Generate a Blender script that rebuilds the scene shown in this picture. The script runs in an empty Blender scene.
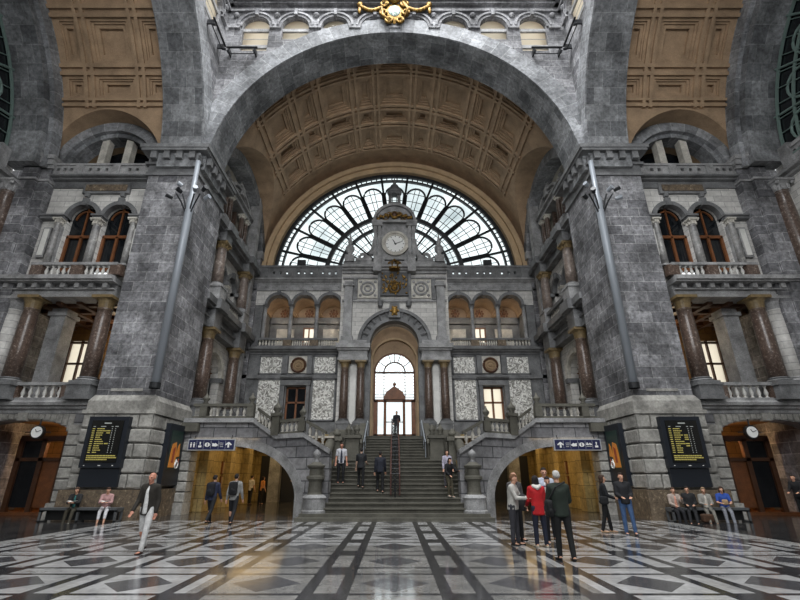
import bpy, bmesh, math, random
from mathutils import Vector, Matrix, Euler
random.seed(7)
R = math.radians
sc = bpy.context.scene
# ---------------------------------------------------------------- camera
cam_d = bpy.data.cameras.new('camera'); cam = bpy.data.objects.new('camera', cam_d)
sc.collection.objects.link(cam); sc.camera = cam
cam.location = (0, 0, 1.6)
cam.rotation_euler = (R(90 + 21.43), 0, 0)
cam_d.sensor_width = 36.0; cam_d.lens = 36.0 * 451 / 800
cam_d.shift_x = 5.5 / 800
cam_d.clip_end = 400
# ---------------------------------------------------------------- world, lights, exposure
sc.view_settings.view_transform = 'Standard'; sc.view_settings.look = 'None'
sc.view_settings.gamma = 1.0; sc.view_settings.use_curve_mapping = False
sc.view_settings.exposure = 0.3
world = bpy.data.worlds.new('world'); sc.world = world; world.use_nodes = True
wn, wl = world.node_tree.nodes, world.node_tree.links
bg = wn['Background']; bg.inputs['Strength'].default_value = 1.35
_tc = wn.new('ShaderNodeTexCoord'); _nz = wn.new('ShaderNodeTexNoise'); _nz.inputs['Scale'].default_value = 7
_nz.inputs['Detail'].default_value = 5
_cr = wn.new('ShaderNodeValToRGB')
_cr.color_ramp.elements[0].position = 0.30; _cr.color_ramp.elements[0].color = (0.34, 0.39, 0.41, 1)
_cr.color_ramp.elements[1].position = 0.47; _cr.color_ramp.elements[1].color = (0.97, 0.985, 1.0, 1)
wl.new(_tc.outputs['Generated'], _nz.inputs['Vector']); wl.new(_nz.outputs['Fac'], _cr.inputs['Fac'])
wl.new(_cr.outputs['Color'], bg.inputs['Color'])

def area_light(name, loc, rot, sx, sy, power, color=(1, 1, 1)):
    d = bpy.data.lights.new(name, 'AREA'); d.shape = 'RECTANGLE'; d.size = sx; d.size_y = sy
    d.energy = power; d.color = color
    o = bpy.data.objects.new(name, d); sc.collection.objects.link(o); o.location = loc; o.rotation_euler = rot
    return o
def point_light(name, loc, power, color, r=0.15):
    d = bpy.data.lights.new(name, 'POINT'); d.energy = power; d.color = color; d.shadow_soft_size = r
    o = bpy.data.objects.new(name, d); sc.collection.objects.link(o); o.location = loc
    return o
# daylight from the glazed lantern of the dome high over the crossing
area_light('dome_daylight', (0, 9.0, 44), (0, 0, 0), 15, 15, 12500, (0.97, 0.985, 1.0))
# frontal fill light added at the entrance fan window, behind the viewer
area_light('entrance_fill_light', (0, -8.3, 19), (R(-82), 0, R(180)), 17, 9, 3200, (0.97, 0.985, 1.0))
WARM = (1.0, 0.70, 0.34)
for s in (-1, 1):
    area_light('passage_ceiling_light', (s * 6.9, 28.0, 3.37), (0, 0, 0), 5.6, 11.0, 170, WARM)
    point_light('side_passage_lamp', (s * 15.5, 22.9, 3.3), 115, (1.0, 0.62, 0.3))
    for x in (4.92, 6.88, 8.86): point_light('loggia_lamp', (s * x, 33.5, 12.9), 14, (1.0, 0.82, 0.62))
    point_light('side_loggia_lamp', (s * 15.2, 23.6, 8.6), 50, (1.0, 0.78, 0.5))

# ---------------------------------------------------------------- materials
class E:                                             # tiny expression helper over Math nodes
    def __init__(s, nt, sock): s.nt, s.k = nt, sock
    def _m(s, op, o=None, rev=False):
        n = s.nt.nodes.new('ShaderNodeMath'); n.operation = op
        def put(i, x):
            if isinstance(x, E): s.nt.links.new(x.k, n.inputs[i])
            else: n.inputs[i].default_value = x
        if o is None: put(0, s)
        elif rev: put(0, o); put(1, s)
        else: put(0, s); put(1, o)
        return E(s.nt, n.outputs[0])
    def __add__(s, o): return s._m('ADD', o)
    def __sub__(s, o): return s._m('SUBTRACT', o)
    def __rsub__(s, o): return s._m('SUBTRACT', o, True)
    def __mul__(s, o): return s._m('MULTIPLY', o)
    def __gt__(s, o): return s._m('GREATER_THAN', o)
    def __lt__(s, o): return s._m('LESS_THAN', o)
    def max(s, o): return s._m('MAXIMUM', o)
    def min(s, o): return s._m('MINIMUM', o)
    def abs(s): return s._m('ABSOLUTE')
    def fract(s): return s._m('FRACT')
    def floor(s): return s._m('FLOOR')

def lin(h):
    if isinstance(h, (tuple, list)): return (*h[:3], 1)
    h = h.lstrip('#'); c = [int(h[i:i + 2], 16) / 255 for i in (0, 2, 4)]
    return (*[x / 12.92 if x <= 0.04045 else ((x + 0.055) / 1.055) ** 2.4 for x in c], 1)
def new_mat(name):
    m = bpy.data.materials.new(name); m.use_nodes = True
    return m, m.node_tree, m.node_tree.nodes['Principled BSDF']
def mixc(nt, a, b, fac, mode='MIX'):
    n = nt.nodes.new('ShaderNodeMix'); n.data_type = 'RGBA'; n.blend_type = mode
    for i, x in ((6, a), (7, b)):
        if hasattr(x, 'links'): nt.links.new(x, n.inputs[i])
        else: n.inputs[i].default_value = x
    if isinstance(fac, E): nt.links.new(fac.k, n.inputs[0])
    elif hasattr(fac, 'links'): nt.links.new(fac, n.inputs[0])
    else: n.inputs[0].default_value = fac
    return n.outputs[2]
def noise(nt, vec, scale, detail=4, rough=0.6):
    n = nt.nodes.new('ShaderNodeTexNoise'); n.inputs['Scale'].default_value = scale
    n.inputs['Detail'].default_value = detail; n.inputs['Roughness'].default_value = rough
    if vec is not None: nt.links.new(vec, n.inputs['Vector'])
    return n.outputs['Fac']
def ramp(nt, fac, stops):
    n = nt.nodes.new('ShaderNodeValToRGB'); el = n.color_ramp.elements
    while len(el) < len(stops): el.new(0.5)
    for e, (p, c) in zip(el, stops): e.position = p; e.color = c if len(c) == 4 else (*c, 1)
    nt.links.new(fac, n.inputs['Fac']); return n.outputs['Color']
def g(v): return (v, v, v, 1)
def position(nt): return nt.nodes.new('ShaderNodeNewGeometry')
def plain(name, col, rough=0.7, var=0.35, scale=3.0, bump=0.15, metallic=0.0, scale2=18.0):
    m, nt, p = new_mat(name); ge = position(nt)
    f = noise(nt, ge.outputs['Position'], scale); f2 = noise(nt, ge.outputs['Position'], scale2, 6, 0.7)
    t = ramp(nt, f, [(0.3, g(1 - var)), (0.7, g(1 + var * 0.55))])
    t2 = ramp(nt, f2, [(0.3, g(1 - var * 0.8)), (0.7, g(1 + var * 0.45))])
    c = mixc(nt, mixc(nt, lin(col), t, 1, 'MULTIPLY'), t2, 1, 'MULTIPLY')
    nt.links.new(c, p.inputs['Base Color']); p.inputs['Roughness'].default_value = rough; p.inputs['Metallic'].default_value = metallic
    if bump:
        b = nt.nodes.new('ShaderNodeBump'); b.inputs['Strength'].default_value = bump; b.inputs['Distance'].default_value = 0.03
        nt.links.new(f2, b.inputs['Height']); nt.links.new(b.outputs[0], p.inputs['Normal'])
    return m
def flat(name, col, rough=0.6, metallic=0.0, emit=0.0):
    m, nt, p = new_mat(name); p.inputs['Base Color'].default_value = lin(col)
    p.inputs['Roughness'].default_value = rough; p.inputs['Metallic'].default_value = metallic
    if emit: p.inputs['Emission Color'].default_value = lin(col); p.inputs['Emission Strength'].default_value = emit
    return m
def ashlar(name, c1, c2, mortar, bw, bh, ms=0.014, rough=0.75, var=0.4, uv=False, bump=0.5, offset=0.5):
    m, nt, p = new_mat(name); ge = position(nt)
    if uv:
        tc = nt.nodes.new('ShaderNodeTexCoord'); vec = tc.outputs['UV']
    else:
        sp = nt.nodes.new('ShaderNodeSeparateXYZ'); nt.links.new(ge.outputs['Position'], sp.inputs[0])
        sn = nt.nodes.new('ShaderNodeSeparateXYZ'); nt.links.new(ge.outputs['True Normal'], sn.inputs[0])
        X, Y, Z = (E(nt, sp.outputs[i]) for i in range(3)); NX, NZ = E(nt, sn.outputs[0]), E(nt, sn.outputs[2])
        side = NX.abs() > 0.7; top = NZ.abs() > 0.7
        u = X + side * (Y - X); v = Z + top * (Y - Z)
        cb = nt.nodes.new('ShaderNodeCombineXYZ'); nt.links.new(u.k, cb.inputs[0]); nt.links.new(v.k, cb.inputs[1]); vec = cb.outputs[0]
    br = nt.nodes.new('ShaderNodeTexBrick'); nt.links.new(vec, br.inputs['Vector'])
    br.inputs['Scale'].default_value = 1; br.inputs['Brick Width'].default_value = bw; br.inputs['Row Height'].default_value = bh
    br.inputs['Mortar Size'].default_value = ms; br.inputs['Mortar Smooth'].default_value = 0.3; br.offset = offset
    br.inputs['Color1'].default_value = lin(c1); br.inputs['Color2'].default_value = lin(c2); br.inputs['Mortar'].default_value = lin(mortar)
    f = noise(nt, ge.outputs['Position'], 0.55, 5); f2 = noise(nt, ge.outputs['Position'], 5.0, 7, 0.72)
    t = ramp(nt, f, [(0.32, g(1 - var)), (0.68, g(1 + var * 0.5))]); t2 = ramp(nt, f2, [(0.3, g(1 - var)), (0.7, g(1 + var * 0.5))])
    c = mixc(nt, mixc(nt, br.outputs['Color'], t, 1, 'MULTIPLY'), t2, 1, 'MULTIPLY')
    nt.links.new(c, p.inputs['Base Color']); p.inputs['Roughness'].default_value = rough
    h = E(nt, f2) * 0.5 - E(nt, br.outputs['Fac'])
    b = nt.nodes.new('ShaderNodeBump'); b.inputs['Strength'].default_value = bump; b.inputs['Distance'].default_value = 0.03
    nt.links.new(h.k, b.inputs['Height']); nt.links.new(b.outputs[0], p.inputs['Normal'])
    return m
def veined(name, base, dark, light, scale=4.0, rough=0.3):
    m, nt, p = new_mat(name); ge = position(nt)
    f = noise(nt, ge.outputs['Position'], scale, 8, 0.75); f2 = noise(nt, ge.outputs['Position'], scale * 3.1, 8, 0.75)
    c = ramp(nt, f, [(0.32, lin(dark)), (0.5, lin(base)), (0.56, lin(base)), (0.66, lin(light))])
    c2 = ramp(nt, f2, [(0.3, g(0.6)), (0.7, g(1.25))])
    nt.links.new(mixc(nt, c, c2, 1, 'MULTIPLY'), p.inputs['Base Color']); p.inputs['Roughness'].default_value = rough
    return m
def carved(name, light, dark, scale=5.0):
    m, nt, p = new_mat(name); ge = position(nt)
    vo = nt.nodes.new('ShaderNodeTexVoronoi'); vo.feature = 'SMOOTH_F1'; vo.inputs['Scale'].default_value = scale
    nz = nt.nodes.new('ShaderNodeTexNoise'); nz.inputs['Scale'].default_value = 3.0; nt.links.new(ge.outputs['Position'], nz.inputs['Vector'])
    ad = nt.nodes.new('ShaderNodeVectorMath'); ad.operation = 'MULTIPLY_ADD'; nt.links.new(nz.outputs['Color'], ad.inputs[0])
    ad.inputs[1].default_value = (0.5, 0.5, 0.5); nt.links.new(ge.outputs['Position'], ad.inputs[2])
    nt.links.new(ad.outputs[0], vo.inputs['Vector'])
    c = ramp(nt, vo.outputs['Distance'], [(0.18, lin(light)), (0.34, lin(dark)), (0.42, lin(light)), (0.62, lin(dark)), (0.75, lin(light))])
    nt.links.new(c, p.inputs['Base Color']); p.inputs['Roughness'].default_value = 0.6
    b = nt.nodes.new('ShaderNodeBump'); b.inputs['Strength'].default_value = 0.6; b.inputs['Distance'].default_value = 0.05
    nt.links.new(c, b.inputs['Height']); nt.links.new(b.outputs[0], p.inputs['Normal'])
    return m
def glass(name, tint, gloss=0.1, milky=0.0):
    m, nt, p = new_mat(name); nt.nodes.remove(p); out = nt.nodes['Material Output']
    tr = nt.nodes.new('ShaderNodeBsdfTransparent'); tr.inputs[0].default_value = lin(tint)
    gl = nt.nodes.new('ShaderNodeBsdfGlossy'); gl.inputs['Roughness'].default_value = 0.05
    mx = nt.nodes.new('ShaderNodeMixShader'); mx.inputs[0].default_value = gloss
    nt.links.new(tr.outputs[0], mx.inputs[1]); nt.links.new(gl.outputs[0], mx.inputs[2]); last = mx.outputs[0]
    if milky:
        tl = nt.nodes.new('ShaderNodeBsdfTranslucent'); tl.inputs[0].default_value = lin(tint)
        m2 = nt.nodes.new('ShaderNodeMixShader'); m2.inputs[0].default_value = milky
        nt.links.new(last, m2.inputs[1]); nt.links.new(tl.outputs[0], m2.inputs[2]); last = m2.outputs[0]
    nt.links.new(last, out.inputs['Surface'])
    return m
def floor_material():
    m, nt, p = new_mat('marble_floor'); ge = position(nt)
    sp = nt.nodes.new('ShaderNodeSeparateXYZ'); nt.links.new(ge.outputs['Position'], sp.inputs[0])
    X, Y = E(nt, sp.outputs[0]), E(nt, sp.outputs[1]); P_ = 2.07
    cx, cy = X * (1 / P_) + 0.5, (Y - 8.46) * (1 / P_) + 0.5
    sx = ((cx.fract() - 0.5) * P_).abs(); sy = ((cy.fract() - 0.5) * P_).abs()
    stx, sty = sx > 0.675, sy > 0.675
    lx = stx * (sx < 0.865); ly = sty * (sy < 0.80)
    cross = stx * sty
    dia = ((sx * (1 / 0.56) + sy * (1 / 0.60)) < 1.0)
    pos = ge.outputs['Position']
    v = noise(nt, pos, 1.3, 8, 0.7); v2 = noise(nt, pos, 9, 6, 0.7)
    wn_ = nt.nodes.new('ShaderNodeTexWhiteNoise'); wn_.noise_dimensions = '2D'
    cb = nt.nodes.new('ShaderNodeCombineXYZ'); nt.links.new(cx.floor().k, cb.inputs[0]); nt.links.new(cy.floor().k, cb.inputs[1]); nt.links.new(cb.outputs[0], wn_.inputs['Vector'])
    white = ramp(nt, v, [(0.3, lin('#969695')), (0.6, lin('#bababa'))])
    grey = ramp(nt, v, [(0.3, lin('#6a6a69')), (0.65, lin('#918f8c'))])
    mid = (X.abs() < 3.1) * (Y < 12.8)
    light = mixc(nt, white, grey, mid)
    light = mixc(nt, light, g(0.8), wn_.outputs['Value'], 'MULTIPLY')
    dark = ramp(nt, v2, [(0.3, lin('#252527')), (0.7, lin('#404043'))])
    diac = ramp(nt, v2, [(0.3, lin('#3a3a3d')), (0.7, lin('#58585b'))])
    c = mixc(nt, light, diac, dia)
    c = mixc(nt, c, dark, lx.max(ly).max(cross))
    br = nt.nodes.new('ShaderNodeTexBrick'); nt.links.new(pos, br.inputs['Vector']); br.inputs['Scale'].default_value = 1
    br.inputs['Brick Width'].default_value = 1.0; br.inputs['Row Height'].default_value = 1.0; br.offset = 0; br.inputs['Mortar Size'].default_value = 0.01
    br.inputs['Color1'].default_value = lin('#2a2a2c'); br.inputs['Color2'].default_value = lin('#3d3c3c'); br.inputs['Mortar'].default_value = lin('#77736c')
    outside = (X.abs() > 10.05).max(Y > 19.75)
    rim = (X.abs() > 10.05) * (X.abs() < 10.5) * (Y < 19.75)
    c = mixc(nt, c, br.outputs['Color'], outside); c = mixc(nt, c, lin('#a8a8a6'), rim)
    c = mixc(nt, c, ramp(nt, v2, [(0.25, g(0.75)), (0.75, g(1.15))]), 1, 'MULTIPLY')
    nt.links.new(c, p.inputs['Base Color']); p.inputs['Roughness'].default_value = 0.16
    rr = ramp(nt, v, [(0.3, g(0.07)), (0.7, g(0.19))]); nt.links.new(rr, p.inputs['Roughness'])
    return m

MAT = {}
MAT['ashlar'] = ashlar('grey_ashlar', '#97979a', '#68686c', '#b2b2b2', 1.05, 0.52, ms=0.014, var=0.75)
MAT['vous'] = ashlar('grey_voussoirs', '#9b9da0', '#77797c', '#aeb0b0', 1.3, 0.75, ms=0.014, uv=True, var=0.6)
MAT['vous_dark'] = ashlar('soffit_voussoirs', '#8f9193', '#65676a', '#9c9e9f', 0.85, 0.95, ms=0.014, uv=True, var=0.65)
MAT['rust'] = plain('rusticated_stone', '#a09e98', 0.85, 0.5, 1.1, 0.5, scale2=7)
MAT['rustwall'] = ashlar('rusticated_blocks', '#a09fa0', '#7c7c7f', '#505154', 1.1, 0.48, ms=0.024, bump=0.9)
MAT['light'] = ashlar('pale_limestone', '#d8d6d1', '#c3c1bd', '#8a8a8a', 0.95, 0.34, ms=0.012, var=0.25)
MAT['plaster'] = plain('pale_plaster', '#b3aca0', 0.85, 0.2, 0.8, 0.05)
MAT['dark'] = plain('dark_bluestone', '#707172', 0.6, 0.5, 1.6, 0.25)
MAT['mid'] = plain('grey_bluestone', '#989898', 0.65, 0.5, 1.6, 0.25)
MAT['pale'] = plain('pale_carved_stone', '#c6c2b8', 0.7, 0.35, 2.2, 0.25)
MAT['granite'] = plain('black_granite', '#2c2d30', 0.35, 0.4, 5, 0.05)
MAT['plinth'] = veined('rough_brown_granite', '#6a5c4b', '#2f2924', '#b8a88e', 5.5, 0.7)
MAT['redm'] = veined('red_brown_marble', '#5c4c43', '#2f2620', '#a89c93', 9.0, 0.3)
MAT['greym'] = veined('grey_veined_marble', '#8b8a88', '#55555a', '#cfcdc8', 2.0, 0.35)
MAT['tanm'] = veined('tan_grey_marble', '#7d7068', '#4a423d', '#b8afa6', 4.0, 0.35)
MAT['bronze'] = plain('dull_gilt', '#7d6a48', 0.5, 0.35, 6, 0.1)
MAT['whitem'] = plain('white_marble_panel', '#d3d2cd', 0.4, 0.15, 2, 0.05)
MAT['carve'] = carved('carved_white_relief', '#ecebe6', '#6f6d66', 3.2)
MAT['stucco'] = plain('brown_coffer_stucco', '#a68c70', 0.8, 0.3, 1.2, 0.08)
MAT['stucco_dark'] = plain('dim_brown_stucco', '#8f785c', 0.8, 0.25, 1.2, 0.08)
MAT['cream'] = plain('cream_moulding', '#b79d7b', 0.7, 0.2, 1.2, 0.08)
MAT['gold'] = plain('gilding', '#94743c', 0.45, 0.7, 9, 0.3, metallic=0.8)
MAT['iron'] = flat('dark_iron', '#26282a', 0.5, 0.4)
MAT['green_iron'] = flat('verdigris_iron', '#71857f', 0.6, 0.2)
MAT['black'] = flat('black_enamel', '#17191d', 0.4)
MAT['board'] = flat('dark_blue_black_metal', '#1e232b', 0.45, 0.2)
MAT['screen'] = flat('black_screen', '#070807', 0.2)
MAT['yellow_led'] = flat('yellow_display_letters', '#b0a458', 0.5, emit=0.1)
MAT['white_led'] = flat('white_display_letters', '#a0a4a0', 0.5, emit=0.06)
MAT['wood'] = plain('orange_brown_wood', '#754726', 0.5, 0.3, 4, 0.1)
MAT['wood_dark'] = plain('dark_brown_wood', '#4c2f1b', 0.5, 0.3, 4, 0.1)
MAT['warmwall'] = ashlar('warm_passage_stone', '#b8a06a', '#a08a52', '#6a5a36', 1.3, 0.6, var=0.45)
MAT['tan'] = ashlar('tan_passage_stone', '#8d6a3f', '#7a5a34', '#54402a', 1.2, 0.55, var=0.3)
MAT['glass'] = glass('clear_glass', '#f2f7f7', 0.06)
MAT['dark_glass'] = flat('dim_glass', '#15181b', 0.08)
MAT['milk'] = glass('cream_frosted_glass', '#f7f1e4', 0.04, 0.75)
MAT['white'] = flat('white_enamel', '#e6e7e4', 0.4)
MAT['navy'] = flat('navy_sign_face', '#1b2148', 0.45)
MAT['grey_paint'] = flat('light_grey_frame', '#a2a5a8', 0.5)
MAT['steel'] = flat('grey_steel_pipe', '#90969d', 0.4, 0.1)
MAT['lampglass'] = flat('lit_lamp_globe', '#ffd9a0', 0.4, emit=6)
MAT['stepstone'] = plain('dark_step_stone', '#5b5950', 0.75, 0.35, 1.6, 0.2)
MAT['rail_red'] = plain('rusty_red_ironwork', '#50342d', 0.6, 0.3, 6, 0.1)
MAT['bench'] = flat('black_bench_panel', '#141517', 0.5)
MAT['bench_frame'] = flat('grey_bench_frame', '#5f6264', 0.45, 0.4)
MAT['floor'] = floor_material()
MAT['crest'] = carved('pale_green_emblem', '#cfd8d0', '#587a6d', 6)
MAT['poster_a'] = flat('amber_poster', '#b8742a', 0.4, emit=0.15)
MAT['poster_b'] = flat('dark_green_poster', '#1d302a', 0.4, emit=0.06)
MAT['poster_c'] = flat('red_brown_poster', '#7c3420', 0.4, emit=0.2)
MAT['paper'] = flat('white_paper', '#e8e6e0', 0.7)
def cloth(col):
    k = 'cloth' + col
    if k not in MAT: MAT[k] = plain('cloth_' + col.lstrip('#'), col, 0.85, 0.25, 9, 0.15, scale2=40)
    return MAT[k]

# ---------------------------------------------------------------- mesh helpers
W = {}                                                # world position of every parent
def link(name, me, mat, parent=None, loc=(0, 0, 0), kind=None, local=False):
    o = bpy.data.objects.new(name, me); sc.collection.objects.link(o)
    if mat is not None and not me.materials: me.materials.append(MAT[mat] if isinstance(mat, str) else mat)
    loc = Vector(loc)
    if parent is not None:
        o.parent = parent; o.location = loc if local else loc - W[parent]
        W[o] = loc if not local else W[parent] + loc
    else: o.location = loc; W[o] = loc
    if kind: o['kind'] = kind
    return o
def thing(name, label, cat, loc, group=None):
    o = bpy.data.objects.new(name, None); sc.collection.objects.link(o); o.location = loc; W[o] = Vector(loc)
    o.empty_display_size = 0.2
    o['label'] = label; o['category'] = cat
    if group: o['group'] = group
    return o
def tag(o, label, cat, group=None):
    o['label'] = label; o['category'] = cat
    if group: o['group'] = group
    return o
ID = lambda a, b, z: (a, b, z)
class MB:
    def __init__(s, M=ID): s.bm = bmesh.new(); s.M = M; s.uv = None
    def v(s, a, b, z): return s.bm.verts.new(s.M(a, b, z))
    def f(s, vs):
        try: return s.bm.faces.new(vs)
        except ValueError: return None
    def hexa(s, p):
        v = [s.v(*q) for q in p]
        for i in ((0, 1, 2, 3), (7, 6, 5, 4), (0, 4, 5, 1), (1, 5, 6, 2), (2, 6, 7, 3), (3, 7, 4, 0)): s.f([v[k] for k in i])
        return s
    def box(s, a0, a1, b0, b1, z0, z1):
        s.hexa([(a0, b0, z0), (a1, b0, z0), (a1, b1, z0), (a0, b1, z0), (a0, b0, z1), (a1, b0, z1), (a1, b1, z1), (a0, b1, z1)]); return s
    def frustum(s, a0, a1, b0, b1, z0, z1, k):
        s.hexa([(a0, b0, z0), (a1, b0, z0), (a1, b1, z0), (a0, b1, z0), (a0 + k, b0 + k, z1), (a1 - k, b0 + k, z1), (a1 - k, b1 - k, z1), (a0 + k, b1 - k, z1)]); return s
    def sbox(s, a0, a1, b0, b1, zs, h):                # sloped box: zs = (z at a0, z at a1)
        s.hexa([(a0, b0, zs[0]), (a1, b0, zs[1]), (a1, b1, zs[1]), (a0, b1, zs[0]), (a0, b0, zs[0] + h), (a1, b0, zs[1] + h), (a1, b1, zs[1] + h), (a0, b1, zs[0] + h)]); return s
    def cbox(s, c, d): return s.box(c[0] - d[0] / 2, c[0] + d[0] / 2, c[1] - d[1] / 2, c[1] + d[1] / 2, c[2] - d[2] / 2, c[2] + d[2] / 2)
    def rblock(s, a0, a1, b0, b1, z0, z1, k=0.05):     # block with chamfered front edges (front = b1)
        v0 = [s.v(a0, b0, z0), s.v(a1, b0, z0), s.v(a1, b0, z1), s.v(a0, b0, z1)]
        v1 = [s.v(a0, b1 - k, z0), s.v(a1, b1 - k, z0), s.v(a1, b1 - k, z1), s.v(a0, b1 - k, z1)]
        v2 = [s.v(a0 + k, b1, z0 + k), s.v(a1 - k, b1, z0 + k), s.v(a1 - k, b1, z1 - k), s.v(a0 + k, b1, z1 - k)]
        s.f(v0[::-1]); s.f(v2)
        for i in range(4):
            j = (i + 1) % 4; s.f([v0[i], v0[j], v1[j], v1[i]]); s.f([v1[i], v1[j], v2[j], v2[i]])
        return s
    def prof(s, pr, a0, a1):                           # closed profile [(b,z)] swept along a
        A = [s.v(a0, b, z) for b, z in pr]; B = [s.v(a1, b, z) for b, z in pr]; n = len(pr)
        for i in range(n): s.f([A[i], A[(i + 1) % n], B[(i + 1) % n], B[i]])
        s.f(A[::-1]); s.f(B); return s
    def lathe(s, pr, a, b, n=16, z0=0.0, cap=True):    # profile [(r,z)]
        rings = [[s.v(a + r * math.cos(2 * math.pi * i / n), b + r * math.sin(2 * math.pi * i / n), z0 + z) for i in range(n)] for r, z in pr]
        for k in range(len(rings) - 1):
            for i in range(n): s.f([rings[k][i], rings[k][(i + 1) % n], rings[k + 1][(i + 1) % n], rings[k + 1][i]])
        if cap: s.f(rings[0][::-1]); s.f(rings[-1])
        return s
    def poly(s, outer, holes, b0, b1, back=True):      # plate in the (a,z) plane with holes, front at b0, back at b1
        def layer(b):
            loops = []; edges = []
            for lp in [outer] + holes:
                vs = [s.v(a, b, z) for a, z in lp]; loops.append(vs)
                edges += [s.bm.edges.new((vs[i], vs[(i + 1) % len(vs)])) for i in range(len(vs))]
            bmesh.ops.triangle_fill(s.bm, use_beauty=True, use_dissolve=False, edges=edges)
            return loops
        L0 = layer(b0)
        if back: L1 = layer(b1)
        else: L1 = [[s.v(a, b1, z) for a, z in lp] for lp in [outer] + holes]
        for A, B in zip(L0, L1):
            for i in range(len(A)):
                j = (i + 1) % len(A); s.f([A[i], A[j], B[j], B[i]])
        return s
    def arc(s, ac, zc, r0, r1, b0, b1, t0=0, t1=180, n=28, k=1.0):   # solid arch band, with running UVs
        if s.uv is None: s.uv = s.bm.loops.layers.uv.new('UVMap')
        secs = []
        for i in range(n + 1):
            t = R(t0 + (t1 - t0) * i / n); c, q = math.cos(t), math.sin(t) * k
            secs.append(([s.v(ac + r * c, b, zc + r * q) for r, b in ((r0, b0), (r1, b0), (r1, b1), (r0, b1))], R(t0 + (t1 - t0) * i / n) * (r0 + r1) / 2))
        w = r1 - r0; d = abs(b1 - b0); us = ((0, w), (w, w + d), (0, w), (0, d))
        for (A, ta), (B, tb) in zip(secs, secs[1:]):
            for j in range(4):
                fc = s.f([A[j], A[(j + 1) % 4], B[(j + 1) % 4], B[j]])
                if fc:
                    for l, uvv in zip(fc.loops, ((us[j][0], ta), (us[j][1], ta), (us[j][1], tb), (us[j][0], tb))): l[s.uv].uv = uvv
        for S in (secs[0][0][::-1], secs[-1][0]): s.f(S)
        return s
    def tube(s, pts, r, n=8, closed=False):
        P = [Vector(s.M(*p)) for p in pts]; rings = []
        for i, p in enumerate(P):
            d = (P[(i + 1) % len(P)] - P[i - 1]) if closed else (P[min(i + 1, len(P) - 1)] - P[max(i - 1, 0)])
            d.normalize(); up = Vector((0, 0, 1)) if abs(d.z) < 0.9 else Vector((1, 0, 0))
            x = d.cross(up).normalized(); y = x.cross(d); rr = r[i] if isinstance(r, (list, tuple)) else r
            rings.append([s.bm.verts.new(p + (x * math.cos(2 * math.pi * k / n) + y * math.sin(2 * math.pi * k / n)) * rr) for k in range(n)])
        m = len(rings)
        for i in range(m if closed else m - 1):
            A, B = rings[i], rings[(i + 1) % m]
            for k in range(n): s.f([A[k], A[(k + 1) % n], B[(k + 1) % n], B[k]])
        if not closed: s.f(rings[0][::-1]); s.f(rings[-1])
        return s
    def ell(s, c, r, n=10, m=7):
        c = Vector(c); rings = []
        for j in range(1, m):
            t = math.pi * j / m
            rings.append([s.v(c.x + r[0] * math.sin(t) * math.cos(2 * math.pi * i / n), c.y + r[1] * math.sin(t) * math.sin(2 * math.pi * i / n), c.z + r[2] * math.cos(t)) for i in range(n)])
        tp, bt = s.v(c.x, c.y, c.z + r[2]), s.v(c.x, c.y, c.z - r[2])
        for i in range(n):
            s.f([tp, rings[0][i], rings[0][(i + 1) % n]]); s.f([bt, rings[-1][(i + 1) % n], rings[-1][i]])
            for j in range(len(rings) - 1): s.f([rings[j][i], rings[j + 1][i], rings[j + 1][(i + 1) % n], rings[j][(i + 1) % n]])
        return s
    def torus(s, c, R_, r, n=20, flip=False):          # ring in the (a,z) plane
        return s.tube([(c[0] + R_ * math.cos(2 * math.pi * i / n), c[1], c[2] + R_ * math.sin(2 * math.pi * i / n)) for i in range(n)], r, 6, True)
    def mesh(s, name, origin=(0, 0, 0), smooth=False):
        bmesh.ops.recalc_face_normals(s.bm, faces=s.bm.faces)
        if any(origin): bmesh.ops.translate(s.bm, verts=s.bm.verts, vec=-Vector(origin))
        me = bpy.data.meshes.new(name); s.bm.to_mesh(me); s.bm.free()
        if smooth: me.polygons.foreach_set('use_smooth', [True] * len(me.polygons))
        return me
    def build(s, name, mat, parent=None, kind=None, smooth=False, local=False):
        if local: return link(name, s.mesh(name, smooth=smooth), mat, parent, (0, 0, 0), kind, True)
        org = W[parent] if parent is not None else (0, 0, 0)
        return link(name, s.mesh(name, org, smooth), mat, parent, org, kind)
def arch_loop(ac, hw, z0, zs, rise=None, n=14):        # opening outline: jambs and an arched head
    rise = hw if rise is None else rise
    return [(ac - hw, z0), (ac + hw, z0)] + [(ac + hw * math.cos(math.pi * i / n), zs + rise * math.sin(math.pi * i / n)) for i in range(n + 1)]
CACHE = {}
def shared(key, fn):
    if key not in CACHE: CACHE[key] = fn()
    return CACHE[key]
def baluster_mesh(h, r):
    pr = [(1, 0), (1, .08), (.6, .1), (.45, .16), (.95, .34), (1.0, .42), (.8, .56), (.45, .76), (.42, .84), (.7, .88), (.9, .92), (.9, 1)]
    return shared(('bal', round(h, 2), r), lambda: MB().lathe([(a * r, z * h) for a, z in pr], 0, 0, 10).mesh('baluster', smooth=True))
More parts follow.
